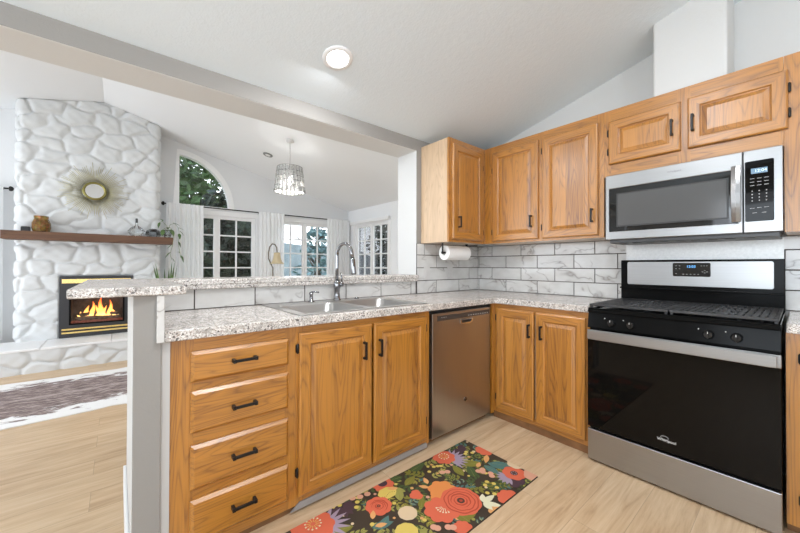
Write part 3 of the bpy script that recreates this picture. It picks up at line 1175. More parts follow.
ck = b.build('cooktop', black_gloss, t, bevel=0.004)
for x, y in ((0.19, 0.15), (0.19, 0.42), (0.567, 0.15), (0.567, 0.42)):
    b = MB()
    b.lathe([(0.048, 0.8861), (0.048, 0.894), (0.038, 0.897), (0.037, 0.902), (0.030, 0.904)], (x, y, 0), 22)
    b.build('burner', iron, ck)


def grate(x0, x1):
    y0, y1 = 0.010, 0.575
    b = MB()
    z0, z1 = 0.904, 0.916
    b.cells([x0, x0 + 0.014, x1 - 0.014, x1], [y0, y0 + 0.014, y1 - 0.014, y1],
            lambda x, y: not (x0 + .014 < x < x1 - .014 and y0 + .014 < y < y1 - .014), z0, z1, 'z')
    cx = (x0 + x1) / 2
    n = 15
    for k in range(1, n):
        x = x0 + (x1 - x0) * k / n
        w = 0.0085
        near = abs(x - cx) < 0.052
        if near:
            cuts = [y0 + .014, 0.105, 0.175, 0.245, 0.33, 0.40, 0.47, y1 - .014]
            for a, c in zip(cuts[0::2], cuts[1::2]):
                b.box(x - w, x + w, a, c, z0 + 0.0005, z1 - 0.0005)
        else:
            b.box(x - w, x + w, y0 + .014, y1 - .014, z0 + 0.0005, z1 - 0.0005)
    for y in (0.14, 0.29, 0.435):
        b.box(x0 + .014, x1 - .014, y - 0.006, y + 0.006, z0 - 0.002, z1 - 0.001)
    b.box(cx - 0.005, cx + 0.005, y0 + .014, y1 - .014, z0 - 0.001, z1 - 0.0008)
    for x in (x0 + 0.003, x1 - 0.015):
        for y in (y0 + 0.003, y1 - 0.015):
            b.box(x, x + 0.012, y, y + 0.012, 0.8932, z0)
    b.build('grate', iron, t, bevel=0.0015)


grate(0.006, 0.376)
grate(0.381, 0.751)
# backguard
b = MB()
b.box(0.0, RW_, 0.575, 0.660, 0.8935, 1.178)
bg = b.build('backguard', black_gloss, t, bevel=0.004)
b = MB()
b.prism(rrect(0.040, 0.717, 1.014, 1.166, 0.010), 0.5705, 0.5748, 'y')
pn = b.build('panel', st_h, bg, bevel=0.001)
b = MB(); b.box(0.0, RW_, 0.548, 0.5745, 0.985, 0.996)
b.build('ledge', black_gloss, bg, bevel=0.003)
b = MB(); b.prism(rrect(0.288, 0.466, 1.074, 1.158, 0.008), 0.5675, 0.5703, 'y')
dp = b.build('display', black_glass, bg, bevel=0.0008)
blue = plain('display_blue', (0.02, 0.08, 0.2), 0.4, emit=(0.15, 0.5, 1.0), estr=2.2)
text('12:03', 0.020, (0.377, 0.5670, 1.135), (PI / 2, 0, 0), blue, dp, 'digits')
grey_print = plain('grey_print', (0.42, 0.42, 0.42), 0.5)
b = MB()
for x, z in [(0.305, 1.14), (0.322, 1.14), (0.305, 1.122), (0.322, 1.122), (0.305, 1.092), (0.340, 1.088), (0.357, 1.088), (0.375, 1.088),
             (0.393, 1.088), (0.41, 1.088), (0.425, 1.14), (0.437, 1.14), (0.449, 1.14), (0.44, 1.112), (0.44, 1.098), (0.43, 1.104), (0.45, 1.104)]:
    b.box(x - 0.0035, x + 0.0035, 0.5670, 0.5674, z - 0.0016, z + 0.0016)
b.build('key_print', grey_print, dp)['kind'] = 'stuff'

# steel sheet on the wall between range and microwave
b = MB(); b.box(-0.016, -0.0125, -2.05, -1.308, 1.1795, 1.2995)
tag(b.build('splash_sheet', plain('pale_steel_sheet', (0.70, 0.70, 0.69), 0.42, 0.55, var=0.06, vscale=90)),
    'pale metal splash sheet on the wall between range and microwave', 'splash panel')

# ================================================================== MICROWAVE
t = thing('microwave', 'stainless over-the-range microwave under the short cabinet', 'microwave', (-0.380, -1.2985, 0), RZ)
b = MB(); b.box(0.004, 0.752, 0.020, 0.364, 1.312, 1.7205)
b.build('body', black_matt, t, bevel=0.002)
b = MB()
b.cells([0.0, 0.020, 0.605, 0.622], [1.306, 1.356, 1.630, 1.715], lambda x, z: not (0.020 < x < 0.605 and 1.356 < z < 1.630), -0.004, 0.0195, 'y')
d = b.build('door', st_h, t, bevel=0.003)
b = MB(); b.box(0.0185, 0.6065, 0.002, 0.012, 1.3545, 1.6315)
w = b.build('window', black_glass, d)
b = MB()
b.cells([0.06, 0.066, 0.565, 0.571], [1.385, 1.391, 1.590, 1.596], lambda x, z: not (0.066 < x < 0.565 and 1.391 < z < 1.590), 0.0008, 0.0019, 'y')
b.build('window_liner', plain('liner_grey', (0.03, 0.03, 0.03), 0.4), w)
b = MB(); b.box(0.067, 0.564, 0.0010, 0.0018, 1.392, 1.589)
b.build('mesh_screen', plain('screen_grey', (0.10, 0.10, 0.10), 0.12), w)
b = MB()
rs = []
for k in range(13):
    z = 1.362 + (1.648 - 1.362) * k / 12
    bow = -0.014 - 0.026 * math.sin(PI * k / 12)
    rs.append([(0.582, bow - 0.001, z), (0.600, bow - 0.007, z), (0.618, bow - 0.001, z), (0.618, bow + 0.007, z), (0.582, bow + 0.007, z)])
b.rings(rs, smooth=False)
b.box(0.586, 0.614, -0.014, -0.0042, 1.364, 1.376)
b.box(0.586, 0.614, -0.014, -0.0042, 1.634, 1.646)
b.build('handle', st_v, d, bevel=0.002)
b = MB(); b.box(0.6255, 0.757, -0.004, 0.0195, 1.306, 1.715)
cpn = b.build('control_side', st_h, t, bevel=0.003)
b = MB(); b.prism(rrect(0.631, 0.729, 1.360, 1.660, 0.006), -0.0068, -0.0042, 'y')
kp = b.build('keypad', oven_glass, cpn, bevel=0.0008)
b = MB(); b.box(0.652, 0.708, -0.0075, -0.0069, 1.596, 1.622)
dsp = b.build('display', plain('display_grey_blue', (0.10, 0.16, 0.22), 0.3, emit=(0.18, 0.34, 0.5), estr=0.55), kp)
text('12:04', 0.019, (0.685, -0.0078, 1.609), (PI / 2, 0, 0), plain('display_digits', (0.6, 0.8, 0.9), 0.5, emit=(0.6, 0.85, 1.0), estr=1.0), dsp, 'digits')
b = MB()
for r_ in range(3):
    for c_ in range(3):
        x, z = 0.656 + c_ * 0.024, 1.572 - r_ * 0.017
        b.box(x - 0.0075, x + 0.0075, -0.0073, -0.0069, z - 0.0011, z + 0.0011)
for r_ in range(4):
    for c_ in range(3):
        x, z = 0.656 + c_ * 0.024, 1.510 - r_ * 0.016
        b.box(x - 0.002, x + 0.002, -0.0073, -0.0069, z - 0.0026, z + 0.0026)
for x, z in ((0.656, 1.425), (0.680, 1.427), (0.704, 1.427), (0.664, 1.402), (0.696, 1.402)):
    b.box(x - 0.0075, x + 0.0075, -0.0073, -0.0069, z - 0.0012, z + 0.0012)
b.build('key_print', grey_print, kp)['kind'] = 'stuff'
text('Whirlpool', 0.015, (0.350, -0.0045, 1.676), (PI / 2, 0, 0), plain('logo_grey', (0.22, 0.22, 0.22), 0.4), d, 'logo')
b = MB()
b.box(0.010, 0.745, 0.045, 0.350, 1.286, 1.3118)
for k in range(9):
    b.box(0.06 + k * 0.07, 0.10 + k * 0.07, 0.07, 0.10, 1.283, 1.2858)
b.build('underside_vent', plain('dark_grey_metal', (0.10, 0.10, 0.10), 0.4, 0.5), t, bevel=0.003)

# ================================================================== CEILING LAMP (kitchen)
lamp_glow = plain('lamp_glow', (1, 1, 1), 0.5, emit=(1.0, 0.96, 0.9), estr=9.0)


def ceil_z(y):
    return 2.22 - KS * y


def downlight(x, y, label, power):
    z = ceil_z(y)
    t = thing('recessed_downlight', label, 'ceiling light', (x, y, z))
    t.rotation_euler = (-math.atan(KS), 0, 0)
    b = MB()
    b.lathe([(0.088, -0.0005), (0.086, -0.006), (0.066, -0.010), (0.060, -0.006), (0.060, -0.0005)], seg=32)
    b.build('trim_ring', trim_white, t)
    b = MB(); b.lathe([(0.061, -0.0065), (0.058, -0.0098), (0.03, -0.011)], seg=32)
    b.build('lens', lamp_glow, t)
    recessed_lamp((x, y - 0.01, z - 0.03), power)


downlight(-1.84, -0.41, 'round recessed downlight glowing in the sloped kitchen ceiling', 11)
downlight(-1.75, -2.75, 'added fill downlight behind the camera, out of view', 19)  # unseen lamp, added to brighten the kitchen from behind
downlight(-2.15, -1.55, 'added fill downlight over the middle of the kitchen, out of view', 21)  # unseen overhead lamp, added to light floor and drawer tops


def living_z(x):
    return RIDGE_Z - LS * abs(x - RIDGE_X)


for dx, dy, lab in ((-4.6, 1.1, 'added fill downlight in the living room ceiling, far left and out of view'),
                    (-2.3, 0.95, 'added fill downlight in the living room ceiling, unseen behind the header'),
                    (-0.5, 0.95, 'added fill downlight in the living room ceiling, unseen near the right wall')):
    zz = living_z(dx)  # unseen lamps, added to brighten the living room walls and floor
    t = thing('recessed_downlight', lab, 'ceiling light', (dx, dy, zz))
    t.rotation_euler = (0, math.atan(LS) * (1 if dx > RIDGE_X else -1), 0)
    b = MB()
    b.lathe([(0.088, -0.0005), (0.086, -0.006), (0.066, -0.010), (0.060, -0.006), (0.060, -0.0005)], seg=32)
    b.build('trim_ring', trim_white, t)
    b = MB(); b.lathe([(0.061, -0.0065), (0.058, -0.0098), (0.03, -0.011)], seg=32)
    b.build('lens', lamp_glow, t)
    area('recessed_lamp_light', (dx, dy, zz - 0.045), (0, 0.1, -1), 0.14, 0.14, 7, (0.95, 0.98, 1.0), 'DISK')
# ================================================================== FLORAL MAT
MX0, MX1, MY0, MY1 = -2.52, -1.060, -1.196, -0.703
t = thing('floor_mat', 'dark floral kitchen mat with coral blooms in front of the sink', 'mat', (-1.79, -0.95, 0))
b = MB()
b.box(MX0, MX1, MY0, MY1, 0.0005, 0.0060)
rnd = random.Random(4)
palette = {
    'ground': (0.040, 0.027, 0.016), 'coral': (0.80, 0.155, 0.085), 'deep': (0.52, 0.07, 0.035), 'orange': (0.85, 0.30, 0.085),
    'cream': (0.83, 0.62, 0.44), 'pink': (0.80, 0.40, 0.30), 'yellow': (0.80, 0.60, 0.15), 'olive': (0.24, 0.22, 0.035),
    'green': (0.36, 0.34, 0.09), 'darkgreen': (0.07, 0.11, 0.035), 'lilac': (0.42, 0.32, 0.46), 'purple': (0.085, 0.040, 0.060),
    'teal': (0.09, 0.20, 0.20), 'ivory': (0.85, 0.80, 0.62), 'brown': (0.09, 0.04, 0.03), 'peach': (0.85, 0.42, 0.17)}
pk = list(palette)
pm = [plain('mat_' + k, (v[0] * 0.78, v[1] * 0.80, v[2] * 0.72) if k != 'ground' else v, 0.7) for k, v in palette.items()]
zc = [0.0061]


def clipy(poly):
    """Clip a polygon to the mat so that the print ends at its edges."""
    for ax, lim, sgn in ((0, MX0 + .001, 1), (0, MX1 - .001, -1), (1, MY0 + .001, 1), (1, MY1 - .001, -1)):
        out = []
        n = len(poly)
        for i in range(n):
            p, q = poly[i], poly[(i + 1) % n]
            ip, iq = (p[ax] - lim) * sgn >= 0, (q[ax] - lim) * sgn >= 0
            if ip:
                out.append(p)
            if ip != iq:
                s = (lim - p[ax]) / (q[ax] - p[ax])
                out.append((p[0] + (q[0] - p[0]) * s, p[1] + (q[1] - p[1]) * s))
        poly = out
        if len(poly) < 3:
            return None
    return poly


def ink(poly, col):
    poly = clipy(poly)
    if not poly:
        return
    zc[0] += 0.0000012
    vs = [b.bm.verts.new((x, y, zc[0])) for x, y in poly]
    f = b.bm.faces.new(vs)
    f.material_index = pk.index(col)
    f.normal_update()
    if f.normal.z < 0:
        f.normal_flip()


def blob(x, y, r, col, lobes=0, amp=0.0, n=40, ph=0.0, sy=1.0):
    ink([(x + r * (1 + amp * abs(math.sin(lobes * a / 2 + ph))) * math.cos(a), y + sy * r * (1 + amp * abs(math.sin(lobes * a / 2 + ph))) * math.sin(a))
         for a in [2 * PI * k / n for k in range(n)]], col)


def leaf(x, y, ang, L, w, col, vein=None):
    ca, sa = math.cos(ang), math.sin(ang)
    pts = []
    for s in range(9):
        u = s / 8
        pts.append((u * L, w * math.sin(PI * u ** 0.85)))
    for s in range(7, 0, -1):
        u = s / 8
        pts.append((u * L, -w * math.sin(PI * u ** 0.85)))
    ink([(x + ca * u - sa * v, y + sa * u + ca * v) for u, v in pts], col)
    if vein:
        ink([(x + ca * u - sa * v, y + sa * u + ca * v) for u, v in ((0.1 * L, 0.001), (0.1 * L, -0.001), (0.9 * L, 0))], vein)


def sprig(x, y, ang, n, L, col, vein=None, step=0.024):
    for k in range(n):
        px, py = x + math.cos(ang) * step * k, y + math.sin(ang) * step * k
        for s in (-1, 1):
            leaf(px, py, ang + s * 0.85, L, L * 0.24, col, vein)
        ang += 0.10
    leaf(px, py, ang, L * 1.1, L * 0.26, col, vein)


def stem(x0, y0, x1, y1, col='green', w=0.0016):
    d = Vector((x1 - x0, y1 - y0)).normalized()
    ink([(x0 - d.y * w, y0 + d.x * w), (x0 + d.y * w, y0 - d.x * w), (x1 + d.y * w, y1 - d.x * w), (x1 - d.y * w, y1 + d.x * w)], col)


def rosette(x, y, r, c1='coral', c2='deep', core='brown'):
    blob(x, y, r, c1, 9, 0.06)
    for k, q in enumerate((0.86, 0.68, 0.50, 0.34)):
        blob(x + rnd.uniform(-.003, .003), y + rnd.uniform(-.003, .003), r * q, c2, 7, 0.06, ph=k)
        blob(x + rnd.uniform(-.003, .003), y + rnd.uniform(-.003, .003), r * (q - 0.055), c1 if k % 2 else 'coral', 7, 0.06, ph=k)
    blob(x, y, r * 0.2, core)
    blob(x, y, r * 0.09, 'deep')


def burst(x, y, r, ang=0.0, span=2 * PI, n=11, col='yellow'):
    for k in range(n):
        a = ang + span * k / n
        stem(x + r * 0.35 * math.cos(a), y + r * 0.35 * math.sin(a), x + r * math.cos(a), y + r * math.sin(a), col, 0.0012)
        blob(x + r * 1.05 * math.cos(a), y + r * 1.05 * math.sin(a), 0.0042, 'ivory', n=10)


def berry(x, y, r=0.016, col='pink'):
    blob(x, y, r, col, n=18)


# background foliage first
for k in range(150):
    x, y = rnd.uniform(MX0, MX1), rnd.uniform(MY0, MY1)
    c = rnd.choice(['olive', 'green', 'darkgreen', 'green', 'teal'])
    sprig(x, y, rnd.uniform(0, 6.28), rnd.choice((2, 3, 4)), rnd.uniform(0.022, 0.036), c, rnd.choice((None, 'ground', 'yellow')))
for k in range(120):
    berry(rnd.uniform(MX0, MX1), rnd.uniform(MY0, MY1), rnd.uniform(0.006, 0.011), rnd.choice(['yellow', 'peach', 'pink', 'cream', 'green']))
for x, y, a, L, c in [(-1.365, -0.941, 1.3, 0.11, 'olive'), (-1.33, -0.99, 1.0, 0.12, 'darkgreen'), (-1.19, -0.93, 2.6, 0.13, 'olive'),
                      (-1.686, -0.835, 2.2, 0.09, 'green'), (-1.66, -0.80, 0.3, 0.10, 'olive'), (-2.006, -0.859, 2.8, 0.12, 'olive'),
                      (-1.62, -0.735, 2.9, 0.12, 'darkgreen'), (-1.56, -0.73, 0.1, 0.12, 'darkgreen'), (-1.948, -0.74, 1.4, 0.08, 'darkgreen'),
                      (-1.62, -1.15, 0.4, 0.16, 'olive'), (-1.60, -1.17, 1.6, 0.12, 'olive'), (-1.71, -0.97, 0.7, 0.08, 'olive'),
                      (-1.75, -0.87, 1.0, 0.10, 'green'), (-1.167, -0.95, -1.2, 0.12, 'teal'), (-1.16, -0.96, -0.9, 0.13, 'teal'),
                      (-1.20, -0.95, -1.6, 0.11, 'teal'), (-1.951, -0.92, -0.3, 0.10, 'teal'), (-1.93, -0.95, 0.5, 0.09, 'teal')]:
    leaf(x, y, a, L, L * 0.22, c, 'green' if c != 'green' else 'olive')
# lilac and purple petals
for cx, cy, a0, a1, n, c, L in [(-1.985, -0.735, -3.4, 0.3, 8, 'purple', 0.065), (-2.10, -0.775, -1.5, 1.2, 8, 'lilac', 0.115),
                                (-1.18, -0.745, -3.0, 0.2, 8, 'purple', 0.06), (-1.30, -0.79, -1.7, 0.8, 9, 'lilac', 0.105),
                                (-1.20, -1.175, 0.2, 2.6, 7, 'purple', 0.06), (-1.19, -1.10, 1.6, 4.0, 7, 'lilac', 0.065)]:
    for k in range(n):
        leaf(cx, cy, a0 + (a1 - a0) * k / (n - 1), L, 0.011 if c == 'lilac' else 0.016, c)
# large blooms
blob(-2.145, -0.752, 0.085, 'coral', 9, 0.14)
burst(-2.135, -0.735, 0.032, 0, 2 * PI, 12)
blob(-1.741, -0.722, 0.050, 'coral', 8, 0.15)
blob(-1.738, -0.71, 0.026, 'purple', n=20)
blob(-1.763, -0.784, 0.047, 'yellow', 8, 0.08, sy=0.8)
for k in range(9):
    blob(-1.80 + k * 0.010, -0.795 - 0.006 * math.sin(k), 0.0022, 'brown', n=6)
blob(-1.85, -0.83, 0.058, 'coral', 8, 0.10)
rosette(-1.85, -0.83, 0.047, 'coral', 'deep', 'brown')
blob(-1.537, -0.945, 0.062, 'orange', 7, 0.22)
blob(-1.585, -0.985, 0.045, 'orange', 7, 0.22)
blob(-1.640, -1.035, 0.072, 'coral', 8, 0.18)
burst(-1.615, -1.03, 0.038, 2.7, 2.4, 7, 'ivory')
rosette(-1.525, -1.054, 0.094)
blob(-1.317, -0.752, 0.060, 'coral', 8, 0.16)
burst(-1.310, -0.745, 0.028, 0, 2 * PI, 11)
blob(-1.135, -1.100, 0.056, 'coral', 7, 0.12)
blob(-1.135, -1.100, 0.020, 'brown', n=18)
for k in range(8):
    a = 2 * PI * k / 8
    blob(-1.135 + 0.013 * math.cos(a), -1.1 + 0.013 * math.sin(a), 0.0032, 'lilac', n=8)
blob(-1.329, -1.195, 0.055, 'coral', 8, 0.14)
blob(-1.068, -0.86, 0.050, 'coral', 8, 0.16)
leaf(-1.10, -0.90, -2.6, 0.09, 0.016, 'peach')
blob(-1.650, -1.170, 0.038, 'coral', 8, 0.14)
for x, y in ((-1.655, -0.875), (-1.675, -0.885), (-1.66, -0.90)):
    blob(x, y, 0.021, 'coral', 5, 0.1)
blob(-1.067, -1.185, 0.055, 'pink', 6, 0.12)
blob(-1.05, -1.06, 0.045, 'cream', 6, 0.12)
blob(-1.453, -1.20, 0.030, 'peach', 6, 0.2)
blob(-1.775, -0.951, 0.043, 'cream', 9, 0.04)
blob(-1.85, -1.03, 0.048, 'yellow', 9, 0.06)
# ivory lily
for a, L in ((0.55, 0.085), (1.3, 0.060), (-0.4, 0.09), (-1.1, 0.06)):
    leaf(-1.452, -1.130, a - 0.6, L, 0.016, 'ivory')
# orange trumpets
for x, y, a in ((-1.92, -0.88, 0.9), (-1.935, -0.92, -0.4), (-1.576, -0.889, 2.2), (-1.246, -0.94, 0.4), (-1.56, -0.865, 1.2), (-1.70, -0.79, 2.6)):
    leaf(x, y, a, 0.055, 0.013, 'peach')
for x, y in ((-1.916, -0.707), (-1.883, -0.722), (-1.844, -0.728), (-1.43, -0.845), (-1.405, -0.86), (-1.257, -0.987), (-1.24, -0.97), (-1.27, -0.965),
             (-1.249, -1.038), (-1.235, -1.02), (-1.743, -1.086), (-1.735, -1.10), (-1.695, -1.126), (-1.68, -1.14)):
    berry(x, y, 0.016, 'pink')
for x, y in ((-1.913, -0.744), (-1.935, -0.771), (-1.31, -1.05), (-1.381, -1.103), (-1.296, -1.082), (-1.34, -1.06), (-1.36, -1.13), (-1.31, -1.11),
             (-1.395, -0.80), (-1.43, -0.78), (-1.17, -0.80), (-1.15, -0.83), (-1.19, -0.81)):
    berry(x, y, 0.011, 'yellow')
# second half of the pattern beyond the frame
rosette(-2.36, -0.98, 0.08)
blob(-2.30, -1.15, 0.06, 'coral', 8, 0.16)
o = b.build('mat_body', pm, t, recalc=False)
o.location = (1.79, 0.95, 0)

# ================================================================== LIVING ROOM: stone fireplace
def stone_field(us, vs, seed, cu=0.27, cv=0.185):
    """Height field of rounded field stones; us, vs = 1D coordinates (numpy)."""
    rs = np.random.RandomState(seed)
    U, V = np.meshgrid(us, vs, indexing='ij')
    wu = 0.020 * np.sin(V * 23 + 1.3) * np.cos(U * 17) + 0.012 * np.sin(U * 41 + V * 11)
    wv = 0.018 * np.cos(U * 21 + 0.4) * np.sin(V * 19) + 0.010 * np.sin(V * 37 - U * 13)
    P = np.stack([(U + wu) / cu, (V + wv) / cv], -1)
    i0, i1 = int(math.floor(us[0] / cu)) - 2, int(math.ceil(us[-1] / cu)) + 3
    j0, j1 = int(math.floor(vs[0] / cv)) - 2, int(math.ceil(vs[-1] / cv)) + 3
    seeds = []
    for i in range(i0, i1):
        for j in range(j0, j1):
            seeds.append((i + 0.5 * (j % 2) + rs.uniform(-.40, .40), j + rs.uniform(-.38, .38), rs.uniform(0.0, 0.32), rs.uniform(-.9, .9), rs.uniform(-.9, .9)))
    S = np.array(seeds)
    d1 = np.full(U.shape, 9.0)
    d2 = np.full(U.shape, 9.0)
    idx = np.zeros(U.shape, int)
    for k, s in enumerate(S):
        d = np.sqrt((P[..., 0] - s[0]) ** 2 + (P[..., 1] - s[1]) ** 2) - s[2] * 0.5
        closer = d < d1
        d2 = np.where(closer, d1, np.minimum(d2, d))
        idx = np.where(closer, k, idx)
        d1 = np.where(closer, d, d1)
    e = np.clip((d2 - d1) / 0.42, 0, 1)
    h = 1 - (1 - e) ** 2.4
    tilt = S[idx, 3] * (P[..., 0] - S[idx, 0]) + S[idx, 4] * (P[..., 1] - S[idx, 1])
    lumps = 0.10 * np.sin(U * 47 + S[idx, 3] * 9) * np.sin(V * 53 + S[idx, 4] * 9)
    return h * (0.95 + 0.22 * tilt + lumps) - 0.10


def stone_sheet(name, path, z0, z1, seed, depth, mat, parent, step=0.0125, flat=None, ztop=None):
    """Stone-faced strip following a polyline in plan; displaced along its outward normal."""
    segs = []
    tot = 0
    pts = [Vector(p) for p in path]
    for a, c in zip(pts[:-1], pts[1:]):
        segs.append((a, c, tot, (c - a).length))
        tot += (c - a).length
    us = np.linspace(0, tot, int(tot / step) + 1)
    vs = np.linspace(z0, z1, int((z1 - z0) / step) + 1)
    H = stone_field(us, vs, seed)
    co = []
    nu, nv = len(us), len(vs)
    for i, u in enumerate(us):
        for a, c, s0, L in segs:
            if u <= s0 + L + 1e-9:
                break
        dr = (c - a).normalized()
        p = a + dr * (u - s0)
        n = Vector((dr.y, -dr.x))
        # round the corners
        for k, (a2, c2, s2, L2) in enumerate(segs[1:]):
            if abs(u - s2) < 0.035:
                dr0 = (segs[k][1] - segs[k][0]).normalized()
                n0 = Vector((dr0.y, -dr0.x))
                n1 = Vector(((c2 - a2).normalized().y, -(c2 - a2).normalized().x))
                w = (u - s2 + 0.035) / 0.07
                n = (n0 * (1 - w) + n1 * w).normalized()
                p = p - n * 0.035 * (1 - abs(u - s2) / 0.035) * 0.6
        for j, z in enumerate(vs):
            h = H[i, j] * depth
            if flat and flat(p.x, z):
                h = min(h, 0.0) - 0.02
            zz = z
            if ztop is not None:
                zz = min(z, ztop(p.x))
            co.append((p.x + n.x * h, p.y + n.y * h, zz))
    def hole(i, j):
        x, z = co[i * nv + j][0], vs[j]
        return bool(flat) and IX0 + 0.03 < x < IX1 - 0.03 and IZ0 + 0.03 < z < IZ1 - 0.03

    faces = [(i * nv + j, (i + 1) * nv + j, (i + 1) * nv + j + 1, i * nv + j + 1) for i in range(nu - 1) for j in range(nv - 1)
             if not (hole(i, j) and hole(i + 1, j + 1))]
    me = bpy.data.meshes.new(name)
    me.from_pydata(co, [], faces)
    me.polygons.foreach_set('use_smooth', [True] * len(faces))
    me.materials.append(mat)
    o = bpy.data.objects.new(name, me)
    COL.objects.link(o)
    o.parent = parent
    return o


FPY = 3.55
FX0, FX1 = -3.670, -2.375
IX0, IX1, IZ0, IZ1 = -3.325, -2.645, 0.262, 1.000
t = thing('stone_fireplace', 'white painted fieldstone chimney breast with raised hearth', 'fireplace', (-3.0, FPY, 0))


def gable(x):
    return RIDGE_Z - LS * abs(x - RIDGE_X) - 0.004


o = stone_sheet('chimney', [(FX0, YF - 0.005), (FX0, FPY), (FX1, FPY), (FX1, YF - 0.005)], 0.24, 3.24, 3, 0.034, stone_white, t,
                flat=lambda x, z: IX0 - 0.01 < x < IX1 + 0.01 and IZ0 < z < IZ1 + 0.01, ztop=gable)
o.location = (3.0, -FPY, 0)
b = MB(); b.prism([(FX0 + .04, 0.24), (FX1 - .04, 0.24), (FX1 - .04, gable(FX1)), (RIDGE_X, gable(RIDGE_X)), (FX0 + .04, gable(FX0))], FPY + 0.29, YF - 0.006, 'y')
o = b.build('core', stone_white, t); o.location = (3.0, -FPY, 0)
o = stone_sheet('hearth', [(-4.60, FPY), (-4.60, 3.08), (-2.05, 3.08), (-2.05, FPY)], 0.0, 0.245, 9, 0.032, stone_white, t)
o.location = (3.0, -FPY, 0)
b = MB()
xs_ = [-4.62, -4.05, -3.42, -2.85, -2.03]
for xa, xb in zip(xs_[:-1], xs_[1:]):
    b.box(xa + 0.002, xb - 0.002, 3.045, 3.62, 0.236, 0.262)
o = b.build('hearth_slab', plain('painted_slab', (0.86, 0.865, 0.87), 0.4, bmp=0.2, bscale=30), t, bevel=0.006); o.location = (3.0, -FPY, 0)

# firebox insert
t = thing('fireplace_insert', 'black gas fireplace insert with brass bars and lit flames', 'fireplace insert', ((IX0 + IX1) / 2, FPY, 0))
hw = (IX1 - IX0) / 2
fb_black = plain('insert_black', (0.028, 0.028, 0.031), 0.35)
b = MB()
gx, gz0, gz1 = 0.245, 0.425, 0.80
b.cells([-hw, -gx, gx, hw], [IZ0 + 0.002, gz0, gz1, IZ1], lambda x, z: not (abs(x) < gx and gz0 < z < gz1), -0.030, 0.012, 'y')
b.build('surround', fb_black, t, bevel=0.003)
b = MB()
b.box(-hw + 0.004, hw - 0.004, 0.0125, 0.26, 0.27, gz0)
b.box(-hw + 0.004, hw - 0.004, 0.0125, 0.26, gz1, 0.99)
b.box(-hw + 0.004, -gx, 0.0125, 0.26, gz0, gz1)
b.box(gx, hw - 0.004, 0.0125, 0.26, gz0, gz1)
b.box(-hw + 0.004, hw - 0.004, 0.2605, 0.275, 0.27, 0.99)
b.build('firebox', plain('soot_brick', (0.05, 0.035, 0.03), 0.9, var=0.4, vscale=20), t)
for z0, z1 in ((0.913, 0.966), (0.352, 0.374), (0.312, 0.334)):
    b = MB(); b.box(-hw + 0.022, hw - 0.022, -0.044, -0.0305, z0, z1)
    b.build('brass_bar', brass, t, bevel=0.003)
b = MB()
b.cells([-gx - .012, -gx + .006, gx - .006, gx + .012], [gz0 - .012, gz0 + .006, gz1 - .006, gz1 + .012],
        lambda x, z: not (abs(x) < gx - .006 and gz0 + .006 < z < gz1 - .006), -0.036, -0.0302, 'y')
b.build('glass_trim', black_gloss, t)
b = MB(); b.box(-gx, gx, -0.020, -0.017, gz0, gz1)
b.build('glass', glass_pane('fire_glass', (1, 1, 1), 0.6), t)
bark = plain('log_bark', (0.12, 0.075, 0.05), 0.9, var=0.5, vscale=30, bmp=0.8, bscale=60)
logs = [((-0.22, 0.05, 0.47), (0.22, 0.06, 0.462), 0.028), ((-0.20, 0.13, 0.475), (0.21, 0.12, 0.485), 0.030),
        ((-0.16, 0.05, 0.515), (0.05, 0.13, 0.54), 0.024), ((0.02, 0.13, 0.53), (0.19, 0.05, 0.51), 0.022)]
for a, c, r in logs:
    b = MB()
    A, C_ = Vector(a), Vector(c)
    b.tube([A + (C_ - A) * k / 6 + Vector((0, 0, rnd.uniform(-.004, .004))) for k in range(7)], [r * rnd.uniform(0.85, 1.1) for _ in range(7)], 10)
    b.build('log', bark, t)
b = MB()
for k in range(150):
    x, y = rnd.uniform(-0.235, 0.235), rnd.uniform(0.0, 0.03)
    s = rnd.uniform(0.006, 0.013)
    b.box(x - s, x + s, y, y + s, gz0 + 0.0005, gz0 + rnd.uniform(0.008, 0.032))
o = b.build('embers', plain('ember_lava', (0.16, 0.07, 0.05), 0.9, var=0.5, vscale=50, emit=(1.0, 0.12, 0.02), estr=0.10), t)
o['kind'] = 'stuff'
# flames
fm, nt, bs = new_mat('flame')
sepn = nt.nodes.new('ShaderNodeSeparateXYZ')
tco = nt.nodes.new('ShaderNodeTexCoord')
nt.links.new(tco.outputs['Object'], sepn.inputs[0])
hgt = math_(nt, 'MULTIPLY', math_(nt, 'SUBTRACT', sepn.outputs[2], 0.46), 3.7)
fcol = ramp(nt, [(0.0, (1.0, 0.62, 0.22)), (0.35, (1.0, 0.42, 0.08)), (0.75, (1.0, 0.16, 0.02)), (1.0, (0.8, 0.06, 0.01))], hgt)
nt.links.new(fcol.outputs[0], bs.inputs['Emission Color'])
bs.inputs['Emission Strength'].default_value = 4.0
bs.inputs['Base Color'].default_value = (0, 0, 0, 1)
lw_ = nt.nodes.new('ShaderNodeLayerWeight')
lw_.inputs[0].default_value = 0.35
al = ramp(nt, [(0.0, (0.8, 0.8, 0.8)), (0.8, (0.0, 0.0, 0.0))], lw_.outputs['Facing'])
nt.links.new(al.outputs[0], bs.inputs['Alpha'])
